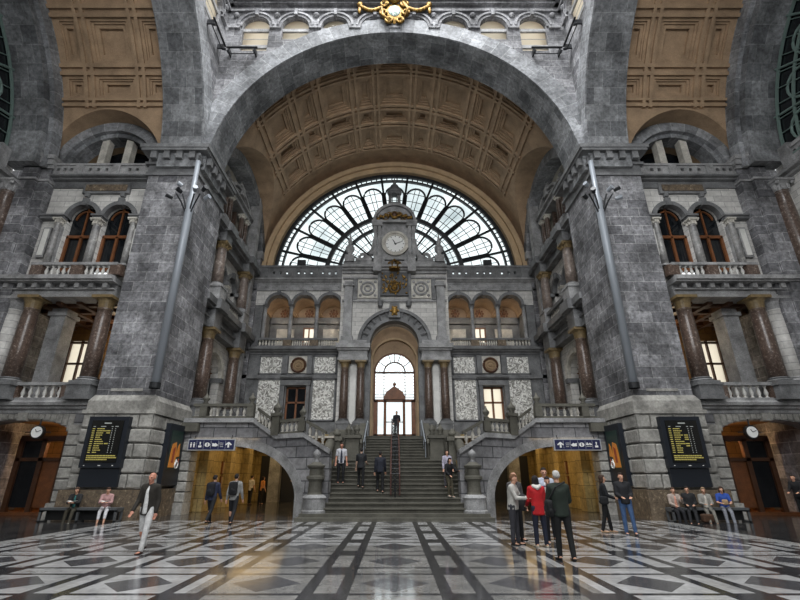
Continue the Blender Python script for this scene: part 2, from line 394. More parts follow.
def balustrade(M, a0, a1, b, z, h, label, peds=(), per=6, bal='pale', ped='redm', rail='dark', wd=0.3, slope=None, group=None, pw=0.42, urns=()):
    """rail on balusters from a0 to a1 (wall coordinates), pedestals at PEDS; SLOPE = rise over the length"""
    zz = lambda a: z + (0 if not slope else slope * (a - a0) / (a1 - a0))
    t = thing('balustrade', label, 'balustrade', M((a0 + a1) / 2, b, z), group)
    pl, rl = 0.12, 0.14
    MB(M).sbox(a0, a1, b - wd / 2, b + wd / 2, (zz(a0), zz(a1)), pl).build('plinth', rail, t)
    MB(M).sbox(a0, a1, b - wd / 2 - .04, b + wd / 2 + .04, (zz(a0) + h - rl, zz(a1) + h - rl), rl).build('handrail', rail, t)
    for p in peds:
        MB(M).box(p - pw / 2, p + pw / 2, b - wd / 2 - .02, b + wd / 2 + .03, zz(p) + pl - .02, zz(p) + h - rl + .02).build('pedestal', ped, t)
    for p in urns:
        MB(M).lathe([(.1, 0), (.16, .04), (.07, .1), (.17, .22), (.18, .3), (.08, .4), (.05, .46), (.03, .55)], p, b, 12, zz(p) + h).build('urn_finial', rail, t, smooth=True)
    st = sorted([a0 - pw / 2 + 0.02] + list(peds) + [a1 + pw / 2 - 0.02])
    me = None
    for q0, q1 in zip(st, st[1:]):
        n = per if isinstance(per, int) else max(1, round((q1 - q0 - pw) / per))
        if q1 - q0 - pw < 0.15: continue
        for i in range(n):
            a = q0 + pw / 2 + (q1 - q0 - pw) * (i + .5) / n
            me = baluster_mesh(h - pl - rl + .02, min(0.085, (q1 - q0 - pw) / n * .42))
            link('baluster', me, bal, t, M(a, b, zz(a) + pl - .01))
    return t
def column(M, a, b, z0, z1, r, label, mat='redm', cap='pale', base='mid', group=None, ped=0.0, cat='column', n=16, style='leaf'):
    loc = Vector(M(a, b, z0)); t = thing('column', label, cat, loc, group); H = z1 - z0 - ped
    if ped:
        me = shared(('ped', r, ped), lambda: MB().box(-r * 1.45, r * 1.45, -r * 1.45, r * 1.45, .1, ped - .1).box(-r * 1.6, r * 1.6, -r * 1.6, r * 1.6, 0, .1).box(-r * 1.6, r * 1.6, -r * 1.6, r * 1.6, ped - .1, ped).mesh('pedestal'))
        link('pedestal', me, base, t, loc)
    zb = loc + Vector((0, 0, ped)); ch = min(r * 1.9, H * .16)
    bm_ = shared(('base', r), lambda: MB().box(-r * 1.4, r * 1.4, -r * 1.4, r * 1.4, 0, r * .3).lathe([(r * 1.35, r * .3), (r * 1.4, r * .42), (r * 1.3, r * .55), (r * 1.1, r * .6), (r * 1.2, r * .75), (r * 1.02, r * .85)], 0, 0, 16).mesh('base'))
    link('base', bm_, base, t, zb)
    sm = shared(('shaft', r, round(H, 2), n), lambda: MB().lathe([(r * 1.0, 0), (r * 1.0, .33 * H), (r * .94, .66 * H), (r * .86, H - r * .8 - ch), (r * .93, H - r * .8 - ch + .03), (r * .93, H - r * .8 - ch + .08)], 0, 0, n).mesh('shaft', smooth=True))
    link('shaft', sm, mat, t, zb + Vector((0, 0, r * .8)))
    def capm():
        m = MB(); m.lathe([(r * .88, -ch), (r * .95, -ch * .6), (r * 1.05, -ch * .35), (r * 1.3, -ch * .2)], 0, 0, 16)
        m.box(-r * 1.35, r * 1.35, -r * 1.35, r * 1.35, -ch * .2, 0)
        if style == 'leaf':
            for k in range(8):
                t_ = 2 * math.pi * (k + .5) / 8; m.ell((r * 1.05 * math.cos(t_), r * 1.05 * math.sin(t_), -ch * .62), (r * .22, r * .22, ch * .3), 6, 4)
                if k % 2 == 0: m.ell((r * 1.5 * math.cos(t_ - math.pi / 8 + math.pi / 4), r * 1.5 * math.sin(t_ - math.pi / 8 + math.pi / 4), -ch * .3), (r * .28, r * .28, r * .28), 6, 4)
        return m.mesh('capital')
    link('capital', shared(('cap', r, ch, style), capm), cap, t, zb + Vector((0, 0, H)))
    return t
def cornice_profile(b, z0, z1, d, back):               # stepped classical moulding out to b+d
    h = z1 - z0
    return [(back, z0), (b + d * .15, z0), (b + d * .2, z0 + h * .25), (b + d * .55, z0 + h * .38), (b + d * .6, z0 + h * .55), (b + d * .95, z0 + h * .62), (b + d, z0 + h * .85), (b + d * .9, z1), (back, z1)]
trim_n = [0]; win_n = [0]
def trim(mb, mat='dark'):
    trim_n[0] += 1; return mb.build('trim_%d' % trim_n[0], mat, kind='structure')
def windowname(): win_n[0] += 1; return 'window_%d' % win_n[0]
# ================================================================ STRUCTURE
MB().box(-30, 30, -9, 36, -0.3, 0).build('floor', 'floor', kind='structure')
SIDE = {-1: 'left', 1: 'right'}
def ARM_BACK(s): return lambda a, b, z: (s * (10.5 - b), 20 + a, z)
def ARM_SIDE(s): return lambda a, b, z: (s * (10.5 + a), 20 - b, z)
FRONT = lambda y: (lambda a, b, z: (a, y - b, z))

# the hall closes behind the viewer: entrance wall with its own tall windows, flanks of the entrance arm
MB(lambda a, b, z: (a, -9 + b, z)).poly([(-13, 0), (13, 0), (13, 34), (-13, 34)], [arch_loop(0, 9.3, 15.5, 17.0, n=32), [(-9, 4), (-5.5, 4), (-5.5, 13), (-9, 13)], [(-3, 4), (3, 4), (3, 13), (-3, 13)], [(5.5, 4), (9, 4), (9, 13), (5.5, 13)]], 0, -.6).build('wall_front', 'ashlar', kind='structure')
for s in (-1, 1):
    MB().box(min(s * 11.5, s * 24), max(s * 11.5, s * 24), -2.2, -1.2, 0, 30).build('wall_front', 'ashlar', kind='structure')
    MB().box(min(s * 11.5, s * 12.3), max(s * 11.5, s * 12.3), -9, -1.2, 0, 30).build('wall_front', 'ashlar', kind='structure')
MB().box(-13, 13, -9.5, -1.0, 29, 29.4).build('ceiling', 'stucco_dark', kind='structure')
# ---------------------------------------------------------------- corner piers
def pier(s):
    nm = 'wall_' + SIDE[s]
    M = lambda a, b, z: (s * (10.5 + a), 20 - b, z)
    MB(M).box(-.02, 2.62, -3.5, 0.02, 4.9, 16.7).build(nm, 'ashlar', kind='structure')
    MB(M).box(-.36, 3.0, -3.6, .36, 0, 1.12).build('baseboard_' + SIDE[s], 'plinth', kind='structure')
    m = MB(M); m.box(-.05, 2.75, -3.55, .05, 1.0, 4.2)
    z = 1.14
    for i in range(5):
        z1 = z + .6
        cuts = [-.2, .95, 1.95, 2.85] if i % 2 else [-.2, .45, 1.45, 2.4, 2.85]
        F = lambda u0, u1, side: None
        for u0, u1 in zip(cuts, cuts[1:]): m.rblock(u0 + .015, u1 - .015, -.05, .2, z + .02, z1 - .035, .05)
        m.M = lambda a, b, zz, s=s: (s * (10.5 - b), 20 + a, zz)       # the same courses on the flank
        for u0, u1 in zip([-.2, .9, 2.2, 3.55], [.9, 2.2, 3.55]): m.rblock(u0 + .015, u1 - .015, -.05, .2, z + .02, z1 - .035, .05)
        m.M = M; z = z1
    m.build(nm, 'rust', kind='structure')
    m = MB(M)
    m.frustum(-.24, 2.9, -3.6, .24, 4.14, 4.3, .0); m.box(-.16, 2.8, -3.58, .16, 4.3, 4.7); m.frustum(-.16, 2.8, -3.58, .16, 4.7, 4.95, .14)
    m.box(.6, 2.0, .0, .06, 5.12, 5.24)
    trim(m, 'rust')
    # bracketed cornice
    m = MB(M)
    m.box(-.12, 2.75, -3.6, .12, 16.55, 16.75); m.box(-.06, 2.7, -3.55, .06, 16.75, 17.2)
    m.box(-.2, 2.85, -3.65, .2, 17.2, 17.35); m.box(-.1, 2.75, -3.6, .1, 17.35, 17.85)
    m.box(-.5, 3.0, -3.8, .55, 17.85, 18.02); m.box(-.58, 3.1, -3.9, .58, 18.02, 18.25); m.box(-.45, 3.0, -3.7, .45, 18.25, 18.36)
    for k in range(4):
        c = .3 + k * .68; m.box(c - .16, c + .16, .05, .48, 17.4, 17.85)
        m.box(-.48, -.05, -c - .16, -c + .16, 17.4, 17.85)
    trim(m, 'dark')
for s in (-1, 1): pier(s)

# ---------------------------------------------------------------- great arches and the walls above them
ZC, RA = 17.0, 10.25
def great_arch(M, w0, w1, nm, ext=None):
    """M: (lateral, depth b, z); arch in plane b=0 with a soffit going back 2.2 m"""
    m = MB(M); m.arc(0, ZC, RA, RA + 1.15, -.3, .06, 4, 176, 64); m.build(nm, 'vous', kind='structure')
    m = MB(M); m.arc(0, ZC, RA - .005, RA + .7, -2.2, -.02, 0, 180, 72); m.build(nm, 'vous_dark', kind='structure')
def Mfront(a, b, z): return (a, 20 - b, z)
great_arch(Mfront, 0, 0, 'wall_back')
for s in (-1, 1):
    great_arch(lambda a, b, z, s=s: (s * (10.5 - b), 9.5 + a, z), 0, 0, 'wall_' + SIDE[s])
# spandrels
ring = [(RA + .4) * 1.0]
def spandrel(M, holes, nm, half=10.5):
    rr = RA + .5; t0 = math.degrees(math.asin(1.3 / rr)); n = 60
    arcp = [(rr * math.cos(R(t0 + (180 - 2 * t0) * i / n)), ZC + rr * math.sin(R(t0 + (180 - 2 * t0) * i / n))) for i in range(n + 1)]
    outer = [(half, 18.3)] + [p for p in arcp if abs(p[0]) < half - .02] + [(-half, 18.3), (-half, 34), (half, 34)]
    MB(M).poly(outer, holes, 0, -.9).build(nm, 'ashlar', kind='structure')
DW = [-8.62, -6.17, -3.7, -1.23, 1.23, 3.7, 6.17, 8.62]
def drum_hole(x):
    zb = ZC + math.sqrt(max(0, (RA + 1.25) ** 2 - (abs(x) - .0) ** 2)) + .12 if abs(x) < 8 else 25.75
    zb = max(zb, 25.75); return zb
holes = []
for x in DW:
    zb = max(25.75, ZC + math.sqrt((RA + .75) ** 2 - (abs(x) - .82) ** 2) + .05) if abs(x) < 8 else 25.75
    holes.append((x, zb))
spandrel(Mfront, [arch_loop(x, .82, zb, 27.75, .8) for x, zb in holes], 'wall_back')
for s in (-1, 1):
    spandrel(lambda a, b, z, s=s: (s * (10.5 - b), 9.5 + a, z), [arch_loop(-x, .82, zb, 27.75, .8) for x, zb in holes], 'wall_' + SIDE[s])
def drum(M):
    m = MB(M)
    for x, zb in holes:
        m.arc(x, 27.75, .84, 1.02, -.1, .12, 0, 180, 16); m.arc(x, 27.75, 1.02, 1.16, -.1, .2, 0, 180, 16)
        m.box(x - .1, x + .1, 0, .3, 28.55, 29.05)
    for x0, x1 in zip(DW, DW[1:]):
        c = (x0 + x1) / 2; m.box(c - .36, c + .36, 0, .16, 27.55, 27.75); m.ell((c, .05, 28.75), (.2, .16, .2), 10, 6)
    for c in (-9.95, 9.95): m.box(c - .35, c + .35, 0, .16, 27.55, 27.75); m.ell((c, .05, 28.75), (.2, .16, .2), 10, 6)
    for z0, z1, d in ((29.0, 29.2, .18), (29.2, 29.45, .1), (29.45, 29.62, .35), (29.62, 29.85, .5), (29.85, 30.4, .3), (30.4, 30.6, .6), (31.4, 31.8, .5)):
        m.box(-10.45, 10.45, -.05, d, z0, z1)
    trim(m, 'ashlar')
    for x, zb in holes:
        n_ = windowname(); w = MB(M); w.box(x - .8, x + .8, -.24, -.2, zb, 28.55)
        fr = w.build(n_, 'milk', kind='structure'); fr_m = MB(M)
        for zz in (26.2, 27.6, 26.95):
            if zz > zb: fr_m.box(x - .82, x + .82, -.22, -.08 if zz != 26.95 else -.19, zz - (.12 if zz != 26.95 else .02), zz + (.12 if zz != 26.95 else .02))
        if fr_m.bm.verts: fr_m.build('glazing_bar', 'mid', fr)
drum(Mfront)
for s in (-1, 1): drum(lambda a, b, z, s=s: (s * (10.5 - b), 9.5 + a, z))

# ---------------------------------------------------------------- coffered barrel vaults
RV = 10.9
def strips(spec):
    """[(kind, start, end)] -> 1-D cells (start, end, raise, depth level)"""
    out = []
    for k, p0, p1 in spec:
        L = p1 - p0
        if k == 'p': out.append((p0, p1, 0, 0))
        elif k == 'r':
            for f0, f1, h in ((0, .12, 0), (.12, .36, 1), (.36, .64, 0), (.64, .88, 1), (.88, 1, 0)): out.append((p0 + L * f0, p0 + L * f1, h, 0))
        else:
            q = (.13 if k == 'B' else .2) * L
            e = [p0, p0 + q * .3, p0 + q * .75, p0 + q * 1.5, p1 - q * 1.5, p1 - q * .75, p1 - q * .3, p1]
            for x0, x1, d in zip(e, e[1:], (0, .7, 1.4, 2.8, 1.4, .7, 0)): out.append((x0, x1, 0, d))
    return out
def vault(M, aspec, fspec, lun, amax, fend, nm='ceiling', fsub=2.5, bl=-.2):
    A, F = strips(aspec), strips(fspec)
    m = MB(); bm = m.bm
    def pt(a, f, r): t = R(f); return M(a, 10.5 - r * math.cos(t), ZC + r * math.sin(t))
    cell = {}
    for i, (a0, a1, ha, da) in enumerate(A):
        for j, (f0, f1, hf, df) in enumerate(F):
            r = RV - (.15 if (ha or hf) else 0) + min(da, df) * .125 * (1 if (da and df) else 0)
            cell[i, j] = r
    for (i, j), r in cell.items():
        a0, a1 = A[i][:2]; f0, f1 = F[j][:2]; n = max(1, int((f1 - f0) / fsub + .5))
        for k in range(n):
            p, q = f0 + (f1 - f0) * k / n, f0 + (f1 - f0) * (k + 1) / n
            m.f([bm.verts.new(pt(a, f, r)) for a, f in ((a0, p), (a1, p), (a1, q), (a0, q))])
        if (i + 1, j) in cell and abs(cell[i + 1, j] - r) > 1e-4:
            r2 = cell[i + 1, j]
            for k in range(n):
                p, q = f0 + (f1 - f0) * k / n, f0 + (f1 - f0) * (k + 1) / n
                m.f([bm.verts.new(x) for x in (pt(a1, p, r), pt(a1, q, r), pt(a1, q, r2), pt(a1, p, r2))])
        if (i, j + 1) in cell and abs(cell[i, j + 1] - r) > 1e-4:
            r2 = cell[i, j + 1]; m.f([bm.verts.new(x) for x in (pt(a0, f1, r), pt(a1, f1, r), pt(a1, f1, r2), pt(a0, f1, r2))])
    # plain haunch under the coffers, cut by the lunette
    ac, zc, rl = lun; f1 = fspec[0][1]; a_lo, a_hi = aspec[0][1], amax
    N = 64; cols = sorted(set([a_lo + (a_hi - a_lo) * i / N for i in range(N + 1)] + [ac - rl, ac + rl]))
    def flow(a):
        d = rl * rl - (a - ac) ** 2
        z = zc + math.sqrt(d) if d > 0 else 17.6
        return min(f1 - .3, math.degrees(math.asin(max(.0, min(.99, (z - ZC) / RV)))))
    for a0, a1 in zip(cols, cols[1:]):
        l0, l1 = flow(a0), flow(a1)
        for k in range(8):
            m.f([bm.verts.new(x) for x in (pt(a0, l0 + (f1 - l0) * k / 8, RV), pt(a1, l1 + (f1 - l1) * k / 8, RV), pt(a1, l1 + (f1 - l1) * (k + 1) / 8, RV), pt(a0, l0 + (f1 - l0) * (k + 1) / 8, RV))])
        if ac - rl - .01 <= a0 and a1 <= ac + rl + .01:              # soffit of the penetrating lunette
            def zb(l): return ZC + RV * math.sin(R(l)), 10.5 - RV * math.cos(R(l))
            (z0, b0), (z1, b1) = zb(l0), zb(l1)
            m.f([bm.verts.new(x) for x in (M(a0, b0, z0), M(a1, b1, z1), M(a1, bl, z1), M(a0, bl, z0))])
    # beyond the last coffer, plain
    a_end = aspec[-1][2]
    if amax > a_end + .05:
        for k in range(40):
            p, q = f1 + (fend - f1) * k / 40, f1 + (fend - f1) * (k + 1) / 40
            m.f([bm.verts.new(pt(a, f, RV)) for a, f in ((a_end, p), (amax, p), (amax, q), (a_end, q))])
    for k in range(40):                                              # unseen backing shell, added to block light through gaps in the coffers
        p, q = f1 + 1 + (fend - f1 - 1) * k / 40, f1 + 1 + (fend - f1 - 1) * (k + 1) / 40
        m.f([bm.verts.new(pt(a, f, RV + .75)) for a, f in ((a_lo, p), (amax, p), (amax, q), (a_lo, q))])
    bmesh.ops.remove_doubles(bm, verts=bm.verts, dist=.0005)
    m.build(nm, 'stucco', kind='structure')
BACK_A = [('p', 2.1, 2.3), ('n', 2.3, 3.1), ('r', 3.1, 3.75), ('B', 3.75, 6.25), ('r', 6.25, 6.95), ('n', 6.95, 8.0), ('r', 8.0, 8.7), ('B', 8.7, 10.7), ('r', 10.7, 11.3)]
FUP = [('B', 38, 47.6), ('r', 47.6, 52.4), ('n', 52.4, 57.8), ('r', 57.8, 62.2), ('B', 62.2, 72), ('r', 72, 76.2), ('n', 76.2, 81), ('r', 81, 84.7)]
BACK_F = [('r', 33.4, 38)] + FUP + [('B', 84.7, 95.3)]
half = [(k, 180 - p1, 180 - p0) for k, p0, p1 in (BACK_F[:-1])][::-1]
vault(ARM_BACK(-1), BACK_A, BACK_F, (7.35, 17.15, 5.8), 13.4, 95.3)
vault(ARM_BACK(1), BACK_A, BACK_F[:-1], (7.35, 17.15, 5.8), 13.4, 84.7)
SIDE_A = [('p', 2.1, 2.35), ('n', 2.35, 3.3), ('r', 3.3, 4.0), ('B', 4.0, 6.15), ('r', 6.15, 6.9), ('n', 6.9, 7.8), ('p', 7.8, 8.2)]
SIDE_F = [('r', 21, 24.2), ('n', 24.2, 29.8), ('r', 29.8, 34), ('B', 34, 45), ('r', 45, 49.2)] + [('n', 49.2, 55), ('r', 55, 59.5), ('B', 59.5, 71), ('r', 71, 75), ('n', 75, 80.5), ('r', 80.5, 84.7), ('B', 84.7, 95.3), ('r', 95.3, 99), ('n', 99, 104), ('r', 104, 108), ('B', 108, 118)]
for s in (-1, 1): vault(ARM_SIDE(s), SIDE_A, SIDE_F, (5.6, 17.7, 3.15), 8.4, 118, bl=-1.6)

# ---------------------------------------------------------------- side arms (end bays seen left and right)
def archivolt(m, a, zs, r0, r1, b0, b1, n=20, key=True):
    m.arc(a, zs, r0, r1, b0, b1, 0, 180, n)
    if key: m.box(a - .13, a + .13, b0, b1 + .08, zs + r0 - .08, zs + r1 + .15)
def side_arm(s):
    M = ARM_SIDE(s); sd = SIDE[s]; nm = 'wall_' + sd
    G0, G1, GC = 3.8, 8.05, 5.92                                   # ground arch
    # ground storey: rusticated wall with a segmental arch
    n = 16; head = [(GC + (G1 - G0) / 2 * math.cos(math.pi * i / n), 3.45 + .52 * math.sin(math.pi * i / n)) for i in range(n + 1)]
    MB(M).poly([(3.0, 0), (G0, 0)] + head[::-1] + [(G1, 0), (9.6, 0), (9.6, 4.25), (3.0, 4.25)], [], -.5, -1.3).build(nm, 'rustwall', kind='structure')
    m = MB(M)
    for k in range(-9, 10):                                         # voussoirs
        a0, a1 = GC + k * .27 - .12, GC + k * .27 + .12
        if abs(k * .27) < 2.3:
            z0 = 3.47 + .52 * math.sqrt(max(0, 1 - (k * .27 / 2.13) ** 2)); m.rblock(a0, a1, -.55, -.44, z0, 4.2, .025)
    m.rblock(GC - .22, GC + .22, -.55, -.36, 3.9, 4.25, .03)
    for q0, q1 in ((3.05, G0), (G1, 9.6)):
        for k in range(7): m.rblock(q0 + .02, q1 - .02, -.55, -.42, .62 + k * .45 + .02, .62 + (k + 1) * .45 - .02, .04)
        m.frustum(q0, q1, -.9, -.2, 0, .6, .02)
    m.build(nm, 'rust', kind='structure')
    # passage behind the arch
    m = MB(M); m.box(3.2, 9.0, -5.2, -5.0, 0, 4.3); m.box(3.0, G0 - .4, -5.2, -1.3, 0, 4.3); m.box(G1 + .3, 9.0, -5.2, -1.3, 0, 4.3); m.box(3, 9.4, -5.2, -.6, 4.1, 4.3)
    m.build(nm, 'tan', kind='structure')
    m = MB(M); m.box(G0 - .35, 9, -5.0, -2.4, 0, .12); trim(m, 'wood')
    # string course and floor of the loggia
    trim(MB(M).prof(cornice_profile(-.5, 4.22, 4.75, .42, -1.3), 2.9, 9.6), 'mid')
    MB(M).box(2.6, 10.0, -5.5, -.5, 4.45, 4.74).build('floor', 'mid', kind='structure')
    # loggia: columns, pilaster, back wall, coffered ceiling
    lw = ('left' if s < 0 else 'right')
    column(M, 3.38, -.32, 4.76, 9.68, .36, 'red marble column of the %s loggia, the one against the big pier' % lw, ped=.72, base='dark', cap='bronze', style='plain')
    column(M, 6.9, -.32, 4.76, 9.68, .36, 'red marble column of the %s loggia, beside the pale outer column' % lw, ped=.72, base='dark', cap='bronze', style='plain')
    column(M, 7.85, -.55, 4.76, 9.68, .42, 'pale banded stone column at the outer end of the %s loggia' % lw, mat='light', ped=.72, base='mid', cap='mid', style='plain')
    m = MB(M); m.box(5.95, 6.7, -2.1, -1.3, 4.74, 9.5); m.box(5.85, 6.8, -2.2, -1.2, 9.1, 9.3); m.build(nm, 'mid', kind='structure')
    balustrade(M, 3.95, 7.4, -.32, 4.76, .8, 'stone balustrade with plump pale balusters across the %s loggia' % lw, (4.1, 6.55, 7.4), 6, bal='whitem', ped='redm', rail='mid', pw=.5)
    for k, (q0, q1, z0, z1) in enumerate(((2.9, 3.7, 4.74, 9.7), (5.0, 8.9, 4.74, 9.7))):
        pass
    MB(M).poly([(2.8, 4.7), (9.4, 4.7), (9.4, 9.9), (2.8, 9.9)], [[(6.7, 5.2), (8.1, 5.2), (8.1, 8.9), (6.7, 8.9)]], -5.0, -5.3).build(nm, 'tan', kind='structure')
    w = MB(M)
    for q in (6.7, 7.35, 8.02): w.box(q, q + .08, -5.1, -4.95, 5.2, 8.9)
    for q in (5.3, 6.3, 7.5, 8.72): w.box(6.7, 8.1, -5.1, -4.95, q, q + .1)
    fr = w.build(windowname(), 'wood_dark', kind='structure'); MB(M).box(6.7, 8.1, -5.16, -5.13, 5.2, 8.9).build('pane', 'milk', fr)
    MB(M).box(8.9, 9.4, -5.0, -.6, 4.7, 9.9).build(nm, 'tan', kind='structure')
    m = MB(M); m.box(2.8, 9.4, -5.3, -.7, 9.75, 9.9)
    for k in range(7): m.box(2.9 + k, 3.15 + k, -5.0, -.7, 9.5, 9.76)
    for k in range(4): m.box(2.9, 9.3, -1.4 - k, -1.15 - k, 9.55, 9.76)
    m.build('ceiling', 'wood_dark', kind='structure')
    # entablature with brackets
    m = MB(M); m.box(3.0, 9.3, -1.0, -.05, 9.64, 9.78); m.box(3.0, 9.3, -1.0, -.12, 9.78, 10.0); m.box(3.0, 9.3, -1.0, .02, 10.0, 10.06); m.box(3.0, 9.3, -1.0, -.2, 10.06, 10.32); m.box(2.95, 9.35, -1.0, .3, 10.32, 10.4); m.box(2.95, 9.35, -1.0, .42, 10.4, 10.6)
    for k in range(9): m.box(3.3 + k * .68, 3.52 + k * .68, -.3, .12, 10.06, 10.32)
    trim(m, 'mid')
    # second balustrade and arcade of two windows
    balustrade(M, 3.0, 7.2, .02, 10.6, .76, 'upper balustrade under the twin arched windows of the %s arm' % lw, (3.05, 4.95, 6.9), 5, bal='whitem', ped='redm', rail='mid', pw=.55)
    A1, A2, ZS, ri = 4.0, 5.88, 14.3, .76
    MB(M).poly([(2.5, 10.5), (9.4, 10.5), (9.4, 16.5), (2.5, 16.5)], [arch_loop(A1, ri, 11.0, ZS), arch_loop(A2, ri, 11.0, ZS)], -.5, -.85).build(nm, 'light', kind='structure')
    m = MB(M)
    for a in (A1, A2): archivolt(m, a, ZS, ri - .02, ri + .2, -.7, -.36)
    for q0, q1 in ((A2 + ri - .0, 9.2), (A1 + ri - .06, A2 - ri + .06), (2.6, A1 - ri)):
        m.box(q0, q1, -.7, -.2, ZS - .22, ZS - .08); m.box(q0 - .06, q1 + .06, -.7, -.12, ZS - .08, ZS + .02)
    trim(m, 'dark')
    m = MB(M); m.box(A2 + ri + .55, A2 + ri + .95, -.6, -.3, 11.9, 13.6)                  # pilasters beside the arches
    m.box(A2 + ri + .05, A2 + ri + .4, -.7, -.34, 11.3, 13.7); m.box(A1 - ri - .35, A1 - ri - .05, -.7, -.34, 11.3, 13.7); trim(m, 'mid')
    trim(MB(M).box(A2 + ri + .62, A2 + ri + .88, -.6, -.27, 12.0, 13.5).box(A1 - ri - .5, A1 - ri - .38, -.6, -.27, 12.0, 13.5), 'whitem')
    column(M, (A1 + A2) / 2, -.38, 11.35, ZS - .22, .2, 'grey marble colonnette between the twin arched windows of the %s arm' % lw, mat='greym', base='mid', cap='pale')
    column(M, A2 + ri + .25, -.3, 11.35, ZS - .22, .17, 'slim pale colonnette at the outer edge of the twin windows, %s arm' % lw, mat='greym', base='mid', cap='pale')
    column(M, A1 - ri - .22, -.3, 11.35, ZS - .22, .17, 'slim pale colonnette beside the pier, twin windows of the %s arm' % lw, mat='greym', base='mid', cap='pale')
    for a in (A1, A2):
        w = MB(M)
        for q in (-ri, -.06, ri - .12): w.box(a + q, a + q + .12, -.84, -.72, 11.3, 13.3)
        w.box(a - ri, a + ri, -.84, -.72, 13.2, 13.36); w.box(a - ri, a + ri, -.84, -.72, 11.3, 11.5)
        w.arc(a, ZS, .5, .56, -.83, -.74, 0, 180, 12); w.box(a - .03, a + .03, -.83, -.74, 13.3, ZS + ri)
        fr = w.build(windowname(), 'wood', kind='structure')
        MB(M).poly(arch_loop(a, ri + .05, 11.3, ZS), [], -.86, -.89).build('pane', 'dark_glass', fr)
    # frieze panel, cornice and pierced parapet
    m = MB(M); m.box(3.7, 6.2, -.6, -.34, 15.72, 16.38); m.box(3.9, 4.1, -.6, -.3, 15.5, 15.75); m.box(5.8, 6.0, -.6, -.3, 15.5, 15.75)
    m.box(2.6, 7.9, -.6, -.4, 16.1, 16.4); m.prof(cornice_profile(-.5, 16.38, 16.72, .55, -1.2), 2.6, 7.95); trim(m, 'dark')
    trim(MB(M).box(3.85, 6.05, -.6, -.3, 15.86, 16.24), 'plinth')
    hol = [[(c - .09, 16.95), (c + .09, 16.95), (c + .09, 17.15), (c - .09, 17.15)] for c in (3.4, 3.8, 5.05, 5.5, 5.95, 6.95, 7.3, 7.65)]
    m = MB(M); m.poly([(2.7, 16.7), (8.0, 16.7), (8.0, 17.36), (2.7, 17.36)], hol, -.1, -.35); m.box(2.7, 8.0, -.4, -.03, 17.3, 17.42); m.box(4.3, 4.7, -.4, -.02, 16.72, 17.34); m.box(6.3, 6.7, -.4, -.02, 16.72, 17.34)
    trim(m, 'mid')
    # lunette
    LC, LZ = 5.6, 17.7
    MB(M).arc(LC, LZ, 2.55, 3.14, -1.7, -.7, 0, 180, 36).build(nm, 'vous', kind='structure')
    MB(M).arc(LC, LZ, 2.28, 2.57, -1.8, -.95, 0, 180, 36).build(nm, 'vous_dark', kind='structure')
    m = MB(M); m.poly(arch_loop(LC, 2.4, 16.5, LZ, n=24), [], -2.6, -2.7); m.build(nm, 'tan', kind='structure')
    m = MB(M); m.arc(LC, LZ, 2.3, 2.45, -2.6, -1.7, 0, 180, 30); m.build(nm, 'stucco_dark', kind='structure')
    for a in (4.9, 6.3): MB(M).box(a - .2, a + .2, -1.55, -1.1, 16.7, LZ + 2.3).build(nm, 'pale', kind='structure')
    w = MB(M)
    for a in (4.1, 5.6, 7.1): w.box(a - .05, a + .05, -2.2, -2.1, 16.7, 19.6)
    w.box(3.8, 8.1, -2.2, -2.1, 18.2, 18.3); fr = w.build(windowname(), 'wood_dark', kind='structure')
    MB(M).poly(arch_loop(LC, 2.3, 16.7, LZ, n=20), [], -2.3, -2.33).build('pane', 'dark_glass', fr)
    # end pier, end arch, end wall with its great window
    m = MB(M); m.box(7.9, 9.25, -4, .0, 0, 17.2); m.box(8.45, 9.25, -.1, .2, 0, 17.2); m.box(9.2, 10.4, -4, -.35, 0, 17.2); m.build(nm, 'ashlar', kind='structure')
    m = MB(M)
    for z0, z1, d in ((16.2, 16.32, .08), (17.0, 17.2, .1), (17.2, 17.5, .2), (17.5, 17.75, .3)): m.box(7.85 - d * .3, 9.3, -3.9, d, z0, z1); m.box(8.4 - d * .3, 9.3, -.1, .2 + d, z0, z1)
    trim(m, 'mid')
    MA = lambda a, b, z: (s * (18.6 + b), 9.5 + a, z)                 # arch over the end of the arm
    MB(MA).arc(0, ZC, 10.2, 10.9, 0, .25, 0, 180, 60).build(nm, 'vous', kind='structure')
    MB(MA).arc(0, ZC, 9.8, 10.6, .25, 1.9, 0, 180, 60).build(nm, 'vous_dark', kind='structure')
    m = MB(MA); m.poly([(-10.6, 0), (10.6, 0), (10.6, 17.3), (-10.6, 17.3)], [], 2.0, 2.5); m.build(nm, 'light', kind='structure')
    m = MB(lambda a, b, z: (s * (20.8 - b), a, z)); m.prof(cornice_profile(0, 15.9, 16.5, .7, -.3), -1, 20.1)
    hol = [[(c - .09, 16.95), (c + .09, 16.95), (c + .09, 17.15), (c - .09, 17.15)] for c in [18.6 - .42 * k for k in range(24) if k % 4 != 3]]
    m.poly([(5, 16.5), (19.2, 16.5), (19.2, 17.4), (5, 17.4)], hol, .45, .2); m.box(5, 19.3, .1, .55, 17.3, 17.5); m.box(18.7, 19.3, .05, .6, 16.5, 17.7)
    trim(m, 'mid')
    fanm = MB(MA)
    for i in range(0, 13):
        t = R(180 * i / 12); fanm.tube([(3.4 * math.cos(t), 1.7, ZC + 3.4 * math.sin(t)), (9.8 * math.cos(t), 1.8, ZC + 9.8 * math.sin(t))], .07, 5)
    for r in (3.4, 5.0, 6.4, 7.6, 8.6, 9.6): fanm.arc(0, ZC, r - .06, r + .06, 1.75, 1.85, 0, 180, 48)
    for i in range(72):
        t = R(180 * (i + .5) / 72)
        if i % 2: fanm.tube([(6.4 * math.cos(t), 1.8, ZC + 6.4 * math.sin(t)), (9.7 * math.cos(t), 1.8, ZC + 9.7 * math.sin(t))], .03, 4)
